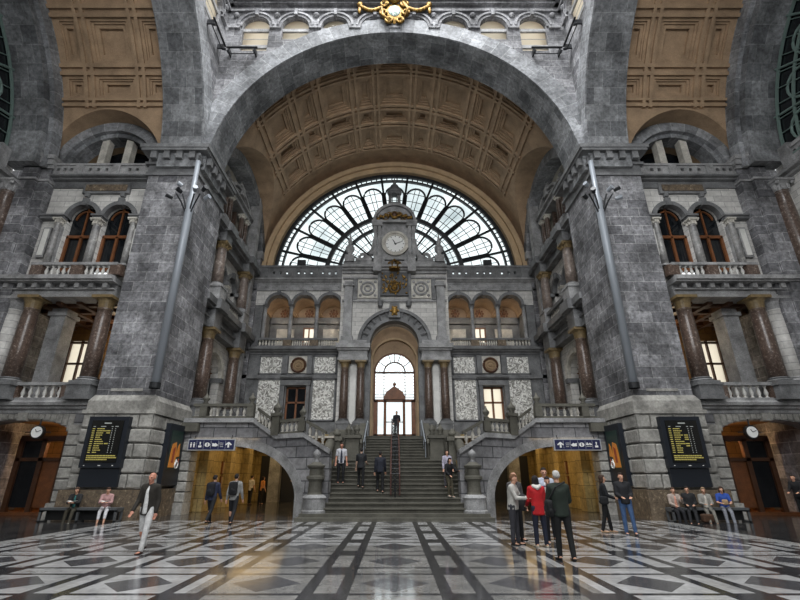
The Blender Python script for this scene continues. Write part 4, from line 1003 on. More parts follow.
# ---------------------------------------------------------------- arches beside the stairs, passages, side flights
def stair_side(s):
    YW = lambda a: 20.3 + 2.5 * min(1, max(0, (a - 2.75) / 4.15))
    M = lambda a, b, z: (s * a, YW(a) - b, z); sd = SIDE[s]; nm = 'wall_back'
    # rampant arch: jamb at 9.0, low springing at 4.45 near the newel
    XA, WA = 4.3, 3.9
    qs = sorted([math.pi / 2 * i / 14 for i in range(15)] + [math.acos(1 - (6.9 - XA) / WA)])
    cur = [(XA + WA * (1 - math.cos(q)), .7 + 2.3 * math.sin(q)) for q in qs]
    inner = [p for p in cur if p[0] <= 6.9001]; outer = [p for p in cur if p[0] >= 6.8999]
    MB(M).poly([(2.75, 0), (XA, 0)] + inner + [(6.9, 4.2), (5.6, 3.42), (4.05, 3.42), (2.75, 2.6)], [], 0, -.7).build(nm, 'rustwall', kind='structure')
    MB(M).poly(outer + [(9.8, 3.0), (9.8, 0), (10.4, 0), (10.4, 4.25), (6.9, 4.25)], [], 0, -.7).build(nm, 'rustwall', kind='structure')
    m = MB(M)
    for k in range(len(cur) - 1):                                    # arch ring, block by block
        (a0, z0), (a1, z1) = cur[k], cur[k + 1]
        q0, q1 = qs[k], qs[k + 1]
        n0 = Vector((-math.cos(q0) * 2.3, math.sin(q0) * WA)).normalized() * .4; n1 = Vector((-math.cos(q1) * 2.3, math.sin(q1) * WA)).normalized() * .4
        g_ = .02
        P0, P1, P2, P3 = (a0, z0), (a1, z1), (a1 + n1.x, z1 + n1.y), (a0 + n0.x, z0 + n0.y)
        m.poly([P0, P1, P2, P3], [], .1, -.72)
    m.box(3.9, 4.31, -.72, .1, 0, .7); m.box(8.2, 9.8, -.72, .1, 3.0, 3.38)
    m.build(nm, 'mid', kind='structure')
    m = MB(M)
    for k in range(6): m.rblock(9.72, 10.3, -.7, .14, .5 + k * .45 + .02, .95 + k * .45 - .02, .04)
    m.box(9.7, 10.3, -.7, .2, 0, .5); m.build(nm, 'rust', kind='structure')
    # string under the balustrade
    m = MB(M); m.sbox(2.75, 4.05, -.3, .2, (2.5, 3.25), .2); m.box(4.0, 5.6, -.3, .2, 3.25, 3.45); m.sbox(5.55, 6.9, -.3, .2, (3.25, 4.08), .2); m.box(6.85, 10.4, -.3, .2, 4.08, 4.28); trim(m, 'mid')
    lab = lambda t_: t_ % sd
    balustrade(M, 2.95, 3.95, 0, 2.72, .74, lab('lowest sloping balustrade of the %s side flight, by the main stairs'), (), 3, bal='pale', rail='stepstone', slope=.54, wd=.34)
    balustrade(M, 4.1, 5.35, 0, 3.42, .68, lab('level landing balustrade halfway up the %s side flight'), (4.2,), 4, bal='pale', ped='stepstone', rail='stepstone', wd=.34, pw=.34, urns=(4.2,))
    balustrade(M, 5.85, 6.7, 0, 3.5, .74, lab('upper sloping balustrade of the %s side flight'), (), 4, bal='pale', rail='stepstone', slope=.55, wd=.34)
    balustrade(M, 6.95, 9.9, 0, 4.26, .72, lab('level balustrade at the head of the %s side flight, beside the big pier'), (7.1, 9.4), 6, bal='pale', ped='stepstone', rail='stepstone', wd=.34, pw=.34, urns=(7.1, 9.4))
    t = thing('newel_post', lab('stone post with a pointed urn halfway up the %s side flight'), 'newel post', M(5.6, 0, 3.4))
    MB(M).box(5.39, 5.81, -.22, .22, 3.4, 4.3).build('post', 'stepstone', t); MB(M).box(5.32, 5.88, -.29, .29, 4.28, 4.42).build('cap', 'stepstone', t)
    MB(M).lathe([(.22, 0), (.12, .08), (.24, .2), (.22, .32), (.1, .42), (.05, .5), (.03, .62)], 5.6, 0, 12, 4.42).build('urn_finial', 'stepstone', t, smooth=True)
    # steps of the side flight and the landings behind
    t = thing('side_staircase', lab('stone side flight climbing outward on the %s of the main stairs'), 'staircase', M(5, -1.8, 2.4))
    m = MB(M)
    for k in range(5): m.box(2.95 + k * .25, 3.2 + k * .25 if k < 4 else 5.6, -1.6, -.3, 2.4 + k * .17 - .05, 2.4 + (k + 1) * .17 + .05)
    for k in range(5): m.box(5.6 + k * .28, 5.88 + k * .28 if k < 4 else 10.2, -1.2, -.3, 3.3 + k * .16, 3.45 + (k + 1) * .16)
    m.build('steps', 'stepstone', t)
    # warm passage beyond the arch
    M = lambda a, b, z: (s * a, 22.0 - b, z)
    m = MB(M); m.box(9.95, 10.2, -12.5, -1.4, 0, 3.65); m.box(3.0, 3.3, -12.5, -.3, 0, 2.35); m.box(3.3, 3.6, -12.5, -2.2, 0, 3.65); m.box(3.0, 10.2, -12.6, -12.3, 0, 3.65)
    for k in range(3): m.box(9.5, 10.0, -3.2 - 3.4 * k, -2.4 - 3.4 * k, 0, 3.5)
    m.box(4.6, 5.2, -12.35, -11.9, 0, 3.5)
    m.build(nm, 'warmwall', kind='structure')
    MB(M).box(3.0, 10.2, -12.6, -1.3, 3.4, 3.5).build('ceiling', 'plaster', kind='structure')
    trim(MB(M).box(8.75, 9.5, -12.3, -12.2, 0, 3.0).box(5.6, 8.0, -12.3, -12.2, 0, 2.9), 'black')
    MB(M).box(8.0, 8.75, -12.3, -11.6, 0, 3.45).build(nm, 'mid', kind='structure')
    trim(MB(M).box(6.6, 7.3, -12.2, -12.16, 1.3, 1.7), 'cream')
    for k, (y0, z0) in enumerate(((-5.6, .95), (-5.6, 1.75))):
        t = thing('notice_board', ('lower' if k == 0 else 'upper') + ' cream notice board on the outer wall of the %s passage' % sd, 'notice board', M(9.9, y0 - .4, z0))
        MB(M).box(9.86, 9.96, y0 - .85, y0, z0, z0 + .7).build('frame', 'wood', t); MB(M).box(9.83, 9.87, y0 - .8, y0 - .05, z0 + .05, z0 + .65).build('sheet', 'cream', t)
for s in (-1, 1): stair_side(s)
# ================================================================ THE GREAT STAIRS
def main_stairs():
    t = thing('grand_staircase', 'broad dark stone central staircase rising to the arched doorway', 'staircase', (0, 19.5, 0))
    m = MB(); m.box(-3.85, 3.85, 19.15, 26, 0, .13); m.box(-3.75, 3.75, 19.45, 26, .13, .26)
    m.build('plinth_steps', 'stepstone', t)
    def step(m, hw, y, z0, z1, yb):                                   # tread with a projecting nosing
        m.box(-hw, hw, y, yb, z0 - .3, z1 - .05); m.box(-hw, hw, y - .075, yb, z1 - .055, z1)
    m = MB(); H0, n1 = .26, 12; rs = (2.405 - H0) / n1
    for k in range(n1): step(m, 2.95, 19.85 + k * .36, H0 + k * rs, H0 + (k + 1) * rs, 25.7)
    m.build('lower_flight', 'stepstone', t)
    m = MB()
    for k in range(9): step(m, 1.78, 25.55 + k * .425, 2.405 + k * .173, 2.405 + (k + 1) * .173, 29.6)
    m.box(-1.78, 1.78, 28.9, 33.6, 3.6, 3.962); m.build('upper_flight', 'stepstone', t)
    for s in (-1, 1):
        m = MB()
        m.hexa([(s * 1.78, 25.3, 2.3), (s * 2.15, 25.3, 2.3), (s * 2.15, 29.2, 3.9), (s * 1.78, 29.2, 3.9), (s * 1.78, 25.3, 3.2), (s * 2.15, 25.3, 3.2), (s * 2.15, 29.2, 4.75), (s * 1.78, 29.2, 4.75)])
        m.box(min(s * 1.78, s * 2.6), max(s * 1.78, s * 2.6), 29, 31, 3.8, 4.6)
        m.box(min(s * 2.15, s * 3.3), max(s * 2.15, s * 3.3), 25.4, 31.2, 2.2, 4.0)
        m.build('cheek_wall', 'stepstone', t)
    for s in (-1, 1):
        sd = SIDE[s]; X = lambda a: s * a
        # flanking balustrade of the lower flight
        M = lambda a, b, z, s=s: (s * (3.2 - b), a, z)
        MB(M).hexa([(20.2, -.22, .2), (24.4, -.22, 2.2), (24.4, .22, 2.2), (20.2, .22, .2), (20.2, -.22, .75), (24.4, -.22, 2.75), (24.4, .22, 2.75), (20.2, .22, .75)]).build('wall_back', 'stepstone', kind='structure')
        b = balustrade(M, 20.75, 23.45, 0, 1.0, .92, 'steep balustrade with a rolled handrail on the %s edge of the main stairs' % sd, (), 9, bal='redm', rail='stepstone', slope=1.3, wd=.36)
        mm = MB(M); mm.tube([(20.3, 0, 1.55), (20.45, .0, 1.78), (22, 0, 2.5), (24.3, 0, 3.6)], [.12, .24, .22, .22], 12); mm.ell((20.35, 0, 1.62), (.26, .27, .26), 12, 8); mm.build('rolled_rail', 'stepstone', b, smooth=True)
        # big newel at the foot
        t2 = thing('newel_post', 'massive round stone newel with a ball finial at the %s foot of the main stairs' % sd, 'newel post', (X(3.25), 19.95, .26))
        MB().lathe([(.5, 0), (.5, .08), (.46, .12), (.45, .5), (.49, .56), (.45, .62), (.34, .68)], X(3.25), 19.95, 24, .26).build('base', 'mid', t2)
        MB().lathe([(.32, 0), (.28, .1), (.26, .5), (.3, .56), (.37, .6), (.37, .7), (.27, .74), (.26, .98), (.36, 1.05), (.38, 1.12), (.26, 1.18), (.15, 1.26)], X(3.25), 19.95, 20, .92).build('shaft', 'stepstone', t2)
        MB().lathe([(.15, 0), (.09, .08), (.08, .16), (.14, .22), (.17, .31), (.15, .4), (.08, .47), (.03, .52)], X(3.25), 19.95, 16, 2.16).build('finial', 'mid', t2, smooth=True)
        # pedestal pair at the landing
        t3 = thing('pedestal', 'square stone pedestal carrying two small urns beside the upper flight, %s side' % sd, 'pedestal', (X(2.2), 25.0, 2.4))
        m = MB(); x0, x1 = sorted((X(1.82), X(2.62))); m.box(x0, x1, 24.7, 25.4, 2.4, 2.6); m.box(x0 + .05, x1 - .05, 24.75, 25.4, 2.6, 3.5); m.box(x0 - .05, x1 + .05, 24.65, 25.45, 3.5, 3.68); m.build('block', 'stepstone', t3)
        for q in (2.0, 2.45): MB().lathe([(.1, 0), (.17, .05), (.08, .12), (.17, .24), (.16, .34), (.07, .44), (.03, .56)], X(q), 25.0, 12, 3.68).build('urn', 'stepstone', t3, smooth=True)
        t4 = thing('pedestal', 'stone pedestal with a carved block closing the lowest balustrade of the %s side flight' % sd, 'pedestal', (X(2.75), 24.0, 2.4))
        m = MB(); x0, x1 = sorted((X(2.72), X(3.2))); m.box(x0, x1, 23.7, 24.4, 2.2, 3.3); m.box(x0 - .08, x1 + .08, 23.6, 24.5, 3.3, 3.5); m.build('block', 'stepstone', t4)
        MB().lathe([(.12, 0), (.2, .08), (.22, .2), (.1, .3), (.05, .42)], X(2.96), 24.05, 12, 3.5).build('urn', 'stepstone', t4, smooth=True)
        t5 = thing('handrail', 'pale metal handrail on the %s edge of the upper flight' % sd, 'handrail', (X(1.72), 27, 3))
        MB().tube([(X(1.68), 25.6, 3.35), (X(1.68), 28.9, 4.85), (X(1.68), 30.5, 4.9)], .035, 8).build('bar', 'steel', t5)
        for y, z in ((25.7, 2.4), (27.2, 3.05), (28.9, 3.9)): MB().tube([(X(1.68), y, z), (X(1.68), y, z + .95)], .025, 6).build('post', 'steel', t5)
    # central ironwork railing
    for (y0, z0, y1, z1, w) in ((20.75, .78, 23.9, 2.42, 'lower'), (25.5, 2.42, 28.9, 3.98, 'upper')):
        t6 = thing('stair_railing', 'rust red wrought iron double railing on the %s flight of the main stairs' % w, 'railing', (.03, y0, z0))
        for x in (-.16, .22):
            m = MB(); m.tube([(x, y0, z0 + .1), (x, y0, z0 + .95), (x, y0 + .1, z0 + 1.05), (x, y1, z1 + 1.0), (x, y1, z1)], .032, 8); m.tube([(x, y0, z0 + .15), (x, y1, z1 + .15)], .025, 6); m.build('rail', 'rail_red', t6)
        n = 9
        for k in range(n):
            y = y0 + (y1 - y0) * k / (n - 1); z = z0 + (z1 - z0) * k / (n - 1)
            m = MB(); m.tube([(-.16, y, z + .95), (.22, y, z + .95)], .02, 6); m.tube([(-.16, y, z + .15), (.22, y, z + .5)], .015, 5); m.tube([(.22, y, z + .15), (-.16, y, z + .5)], .015, 5)
            m.tube([(-.16, y, z + .5), (.22, y, z + .92)], .015, 5); m.tube([(.22, y, z + .5), (-.16, y, z + .92)], .015, 5); m.build('cross_brace', 'iron', t6)
        for y, z in ((y0, z0), (y1, z1)): MB().tube([(.03, y, z - .2), (.03, y, z + .6)], .03, 8).build('post', 'iron', t6)
main_stairs()

# ================================================================ OBJECTS ON THE PIERS
def pier_objects(s):
    sd = SIDE[s]; x = s * 10.47
    t = thing('floodlight_mast', 'grey tube with a cluster of spotlights up the corner of the %s pier' % sd, 'lighting mast', (x, 19.82, 5.2))
    MB().lathe([(.19, 0), (.19, 9.6), (.13, 9.8), (.12, 12.0)], x, 19.72, 16, 5.3).build('tube', 'steel', t, smooth=True)
    MB().lathe([(.23, 0), (.23, .25), (.17, .26), (.17, .0)], x, 19.72, 16, 5.2, cap=False).build('foot', 'iron', t)
    m = MB(); m.box(x - .12, x + .12, 19.7, 19.95, 13.6, 14.2)
    for a in (-.6, -.3, .3, .6): m.tube([(x, 19.72, 13.8), (x + a * .6, 19.5, 14.6), (x + a, 19.35, 15.0)], .04, 6)
    m.build('bracket', 'iron', t)
    for k, (dx, dy, dz) in enumerate(((-.75, -.35, 14.75), (-.5, -.2, 15.6), (-.35, -.4, 15.05), (.35, -.45, 15.1), (.7, -.35, 15.2), (.8, -.2, 14.8))):
        MB().tube([(x + dx, 19.72 + dy, dz), (x + dx * 1.35, 19.72 + dy * 1.6, dz + .08)], [.1, .13], 10).build('spotlight', 'steel' if k % 2 else 'black', t)
    # departure board
    xc = s * 12.02; y = 19.76
    t = thing('departure_board', 'black departures board with yellow lines of text on the %s pier, above the bench' % sd, 'display board', (xc, y, 1.25))
    MB().box(xc - .84, xc + .84, y - .22, y + .1, 1.95, 3.98).build('frame', 'board', t)
    scn = MB().box(xc - .66, xc + .66, y - .25, y - .2, 2.15, 3.82).build('screen', 'screen', t)
    MB().box(xc - .8, xc + .8, y - .12, y + .1, 1.22, 1.94).build('lower_panel', 'board', t)
    rnd = random.Random(5 if s < 0 else 9)
    SQ = lambda a, b, z: (xc + (a - xc) * .86, b, z); m = MB(SQ); mw = MB(SQ); yy0, yy1 = y - .262, y - .248
    mw.box(xc - .16, xc + .18, yy0, yy1, 3.68, 3.73)
    for a0, a1 in ((-.66, -.56), (-.3, -.05), (.22, .3), (.4, .55)): mw.box(xc + a0, xc + a1, yy0, yy1, 3.555, 3.585)
    for k in range(12):
        z = 3.46 - k * .085
        m.box(xc - .68, xc - .56, yy0, yy1, z, z + .036); L = rnd.uniform(.2, .42)
        q = -.46
        while q < -.46 + L: w_ = rnd.uniform(.04, .12); m.box(xc + q, xc + q + w_, yy0, yy1, z, z + .038); q += w_ + .018
        if rnd.random() < .25: m.box(xc + .02, xc + .2, yy0, yy1, z, z + .04)
        mw.box(xc + .26, xc + .29, yy0, yy1, z, z + .04); mw.box(xc + .42, xc + .45, yy0, yy1, z, z + .035)
    for k in range(3):
        z = 2.39 - k * .075; q = -.68
        while q < (.62 if k < 2 else .3): w_ = rnd.uniform(.05, .14); m.box(xc + q, xc + q + w_, yy0, yy1, z, z + .045); q += w_ + .02
    m.build('text_lines', 'yellow_led', scn); mw.build('headings', 'white_led', scn)
    m = MB(SQ); m.box(xc - .06, xc + .06, y - .235, y - .21, 2.02, 2.05); m.box(xc - .75, xc - .7, y - .235, y - .21, 2.02, 2.05); m.box(xc + .6, xc + .66, y - .235, y - .21, 2.02, 2.05); m.build('lamp_dots', 'white', t)
    # poster case on the flank
    M = lambda a, b, z: (s * (10.3 - b), a, z)
    t = thing('poster_case', 'tall black case with an amber poster on the inner flank of the %s pier' % sd, 'poster case', M(21.82, .1, 1.3))
    MB(M).box(21.05, 22.6, -.05, .2, 1.25, 3.88).build('frame', 'board', t)
    t0 = t; t = MB(M).box(21.3, 22.38, .19, .22, 1.95, 3.6).build('poster', 'poster_b', t0)
    m = MB(M); m.poly([(21.35, 2.0), (21.9, 2.0), (22.0, 2.5), (21.85, 3.1), (21.5, 3.0), (21.4, 2.6)], [], .235, .21); m.poly([(22.0, 2.45), (22.3, 2.5), (22.2, 3.05), (22.05, 2.9)], [], .235, .21); m.build('amber_shape', 'poster_a', t)
    m = MB(M); m.poly([(21.55, 2.2), (21.75, 2.2), (21.8, 2.9), (21.6, 2.8)], [], .245, .22); m.poly([(22.1, 2.1), (22.35, 2.1), (22.3, 2.4)], [], .245, .22); m.build('red_shape', 'poster_c', t)
    m = MB(M); m.torus((22.08, .25, 2.12), .14, .035, 16); m.ell((22.05, .24, 2.25), (.1, .02, .12), 8, 5); m.build('white_swirl', 'white', t)
    # hanging direction sign in the arch
    M = lambda a, b, z: (s * (7.58 + (a - 6.98) * 1.04), 22.55 - b, z + .13)
    t = thing('direction_sign', 'navy pictogram sign with a white upward arrow over the %s passage arch' % sd, 'sign', M(8.05, 0, 2.66))
    MB(M).box(6.98, 9.15, -.06, .06, 2.64, 3.17).build('frame', 'grey_paint', t); pan = MB(M).box(7.03, 9.1, .03, .075, 2.69, 3.12).build('panel', 'navy', t)
    ic = MB(M); f = .09; b = .078
    def bar(a0, a1, z0, z1): ic.box(a0, a1, b - .01, f, z0, z1)
    def disc(a, z, r): ic.poly([(a + r * math.cos(2 * math.pi * i / 14), z + r * math.sin(2 * math.pi * i / 14)) for i in range(14)], [], f, b)
    # local a grows outward from the stairs: arrow sits nearest the stairs on both signs
    keep = ic.M; ic.M = lambda a, b, z: keep(a, b, 2.905 + (z - 2.905) * .82)
    c = 7.28; ic.poly([(c - .04, 2.74), (c + .04, 2.74), (c + .04, 2.93), (c + .12, 2.86), (c + .15, 2.92), (c, 3.06), (c - .15, 2.92), (c - .12, 2.86), (c - .04, 2.93)], [], f, b)
    for k in range(3): bar(7.52, 7.72 - .03 * k, 2.98 - k * .1, 3.0 - k * .1)
    c = 7.9; ic.poly([(c - .16, 2.88), (c - .02, 3.0), (c + .02, 2.96), (c + .12, 2.99), (c + .12, 2.82), (c - .05, 2.8)], [], f, b)
    c = 8.25; ic.poly([(c + .12 * math.cos(2 * math.pi * i / 18), 2.9 + .12 * math.sin(2 * math.pi * i / 18)) for i in range(18)], [[(c - .025, 2.82), (c + .025, 2.82), (c + .025, 2.98), (c - .025, 2.98)]], f, b)
    c = 8.58
    if s < 0: disc(c, 3.02, .035); bar(c - .025, c + .025, 2.9, 2.98); bar(c - .07, c + .07, 2.75, 2.86)
    else:
        disc(c - .07, 2.98, .04); disc(c + .05, 2.96, .04); bar(c - .13, c - .0, 2.88, 2.95); bar(c + .02, c + .14, 2.88, 2.95); bar(c - .13, c + .13, 2.8, 2.82)
    c = 8.92
    if s < 0:
        for q in (-.07, .07): disc(c + q, 3.0, .032); ic.poly([(c + q - .045, 2.95), (c + q + .045, 2.95), (c + q + .03, 2.84), (c + q + .02, 2.75), (c + q - .02, 2.75), (c + q - .03, 2.84)], [], f, b)
    else: disc(c, 3.02, .035); bar(c - .025, c + .025, 2.9, 2.98); bar(c - .07, c + .07, 2.75, 2.86)
    ic.M = keep
    for q in (7.42, 7.74, 8.09, 8.42, 8.74): ic.box(q - .003, q + .003, b - .01, f - .008, 2.72, 3.09)
    ic.build('pictograms', 'white', pan)
    m = MB(M); m.tube([(7.2, -.02, 3.17), (7.2, -.1, 3.35)], .02, 6); m.tube([(8.9, -.02, 3.17), (8.9, -.1, 3.35)], .02, 6); m.build('hanger', 'iron', t)
    # small round clock in the ground arch of the side arm
    M = ARM_SIDE(s); a = 5.05
    t = thing('hanging_clock', 'small round white clock hung under the low ground arch, far %s' % sd, 'clock', M(a, -.35, 3.42))
    ring = lambda r, n=24: [(a + r * math.cos(2 * math.pi * i / n), 3.42 + r * math.sin(2 * math.pi * i / n)) for i in range(n)]
    MB(M).poly(ring(.29), [], -.35, -.5).build('case', 'iron', t); dl = MB(M).poly(ring(.235), [], -.325, -.36).build('dial', 'white', t)
    for nme, q, L in (('hour_hand', R(332), .13), ('minute_hand', R(70), .19)):
        MB(M).tube([(a, -.315, 3.42), (a + s * L * math.sin(q), -.315, 3.42 + L * math.cos(q))], .014, 5).build(nme, 'black', dl)
    m = MB(M); m.tube([(a, -.42, 3.7), (a, -.42, 3.98)], .03, 6); m.box(a - .55, a + .55, -.45, -.4, 3.4, 3.44); m.build('bracket', 'iron', t)
    # wooden doorway in that passage
    t = thing('shop_doorway', 'dark timber doorway lit from inside, behind the low arch at far %s' % sd, 'doorway', M(6.0, -2.6, 0.12))
    m = MB(M)
    for q in (5.1, 6.1, 7.2): m.box(q, q + .22, -2.75, -2.55, .12, 3.3)
    m.box(5.1, 7.4, -2.75, -2.55, 3.2, 3.45); m.box(5.1, 7.4, -2.75, -2.55, 2.3, 2.45); m.build('frame', 'wood_dark', t)
    MB(M).box(5.3, 6.1, -2.7, -2.66, .3, 2.3).build('door_leaf', 'wood', t); MB(M).box(6.32, 7.2, -2.7, -2.66, .3, 3.2).build('pane', 'dark_glass', t)
    # bench
    x0, x1 = sorted((s * 10.6, s * 13.55)); yb = 19.22
    t = thing('bench', 'long black bench with grey frame against the %s pier, under the departures board' % sd, 'bench', ((x0 + x1) / 2, yb, 0))
    MB().box(x0, x1, yb - .28, yb + .22, .42, .5).build('seat', 'bench_frame', t)
    for i in range(3):
        q = x0 + (x1 - x0 - .08) * i / 2; m = MB(); m.box(q, q + .08, yb - .27, yb - .2, 0, .42); m.box(q, q + .08, yb + .13, yb + .2, 0, .42); m.box(q, q + .08, yb - .27, yb + .2, .36, .42); m.box(q, q + .08, yb - .27, yb + .2, 0, .05); m.build('leg', 'bench_frame', t)
    MB().box(x0 + .1, x1 - .1, yb + .0, yb + .12, .06, .42).build('back_panel', 'bench', t)
for s in (-1, 1): pier_objects(s)

# floodlight rails on the drum
for s in (-1, 1):
    sd = SIDE[s]
    for which in (0, 1):
        M = (lambda a, b, z, s=s: (s * (10.5 - a), 20 - b, z)) if which == 0 else (lambda a, b, z, s=s: (s * (10.5 - b), 20 - a, z))
        t = thing('floodlight_rail', 'black lighting rail high in the %s corner, fixed to the %s' % (sd, 'front arch wall' if which == 0 else 'receding side wall'), 'lighting rail', M(1.4, .4, 25.5))
        MB(M).box(.45, 2.3, .35, .45, 25.5, 25.58).build('rail', 'black', t)
        for q in (.6, 2.15): m = MB(M); m.box(q - .04, q + .04, -.05, .4, 25.2, 25.52); m.tube([(q, .3, 25.2), (q, .5, 25.15)], .08, 8); m.build('bracket', 'black', t)
        m = MB(M); m.tube([(.7, .3, 25.15), (2.15, .3, 25.15)], .03, 6); m.build('conduit', 'iron', t)

# gilded cartouche at the crown of the great arch
def cartouche():
    M = lambda a, b, z: (a, 19.95 - b, z); zc = 28.75
    t = thing('gilded_cartouche', 'large gilded crest with garlands and a pale emblem at the crown of the great arch', 'crest', M(0, .2, zc - 1))
    m = MB(M); m.ell((0, .12, zc), (.72, .2, .95), 20, 12)
    for s in (-1, 1):
        m.torus((s * .62, .3, zc + .62), .22, .09, 14); m.torus((s * .7, .3, zc - .15), .2, .09, 14); m.torus((s * .35, .3, zc - .82), .2, .09, 14)
        m.tube([(s * .55, .3, zc + .7), (s * .85, .3, zc + .2), (s * .75, .3, zc - .4), (s * .3, .3, zc - .95)], .12, 8)
    m.ell((0, .35, zc + .95), (.42, .22, .3), 12, 8)
    for k in range(5): m.ell(((k - 2) * .2, .4, zc + 1.25 - abs(k - 2) * .06), (.1, .1, .16), 8, 5)
    m.build('scrollwork', 'gold', t, smooth=True)
    MB(M).ell((0, .28, zc), (.4, .12, .5), 16, 10).build('emblem', 'crest', t, smooth=True)
    for s in (-1, 1):
        m = MB(M)
        for k in range(12):
            u = k / 11; m.ell((s * (.85 + 1.25 * u), .25, zc + .32 - .28 * math.sin(math.pi * u) + .12 * u), (.15, .12, .15 if k % 2 else .12), 8, 5)
        m.build('garland', 'gold', t, smooth=True)
        m = MB(M); m.ell((s * 2.18, .25, zc + .62), (.2, .14, .24), 10, 6); m.ell((s * 2.2, .25, zc + .1), (.12, .1, .3), 8, 6); m.build('rosette', 'gold', t, smooth=True)
cartouche()
# ================================================================ PEOPLE
_ico = None
def sphere_pts():
    global _ico
    if _ico is None:
        b = bmesh.new(); bmesh.ops.create_icosphere(b, subdivisions=2, radius=1); _ico = [v.co.copy() for v in b.verts]; b.free()
    return _ico
class Lump:                                           # convex pieces fused into one continuous surface by a voxel remesh
    def __init__(s): s.bm = bmesh.new()
    def hull(s, *items):
        vs = []
        for c, r in items:
            c = Vector(c); r = (r, r, r) if not isinstance(r, (tuple, list)) else r
            vs += [s.bm.verts.new((c.x + p.x * r[0], c.y + p.y * r[1], c.z + p.z * r[2])) for p in sphere_pts()]
        g_ = bmesh.ops.convex_hull(s.bm, input=vs)
        dead = [e for e in g_['geom_interior'] if isinstance(e, bmesh.types.BMVert)] + [e for e in g_['geom_unused'] if isinstance(e, bmesh.types.BMVert)]
        bmesh.ops.delete(s.bm, geom=list(set(dead)), context='VERTS'); return s
    def fuse(s, name, voxel, smooth=2):
        me = bpy.data.meshes.new('tmp'); s.bm.to_mesh(me); s.bm.free()
        o = bpy.data.objects.new('tmp', me); sc.collection.objects.link(o)
        m = o.modifiers.new('r', 'REMESH'); m.mode = 'VOXEL'; m.voxel_size = voxel
        if smooth: k = o.modifiers.new('s', 'SMOOTH'); k.iterations = smooth; k.factor = 0.5
        dg = bpy.context.evaluated_depsgraph_get(); out = bpy.data.meshes.new_from_object(o.evaluated_get(dg)); out.name = name
        bpy.data.objects.remove(o); bpy.data.meshes.remove(me)
        out.polygons.foreach_set('use_smooth', [True] * len(out.polygons)); return out
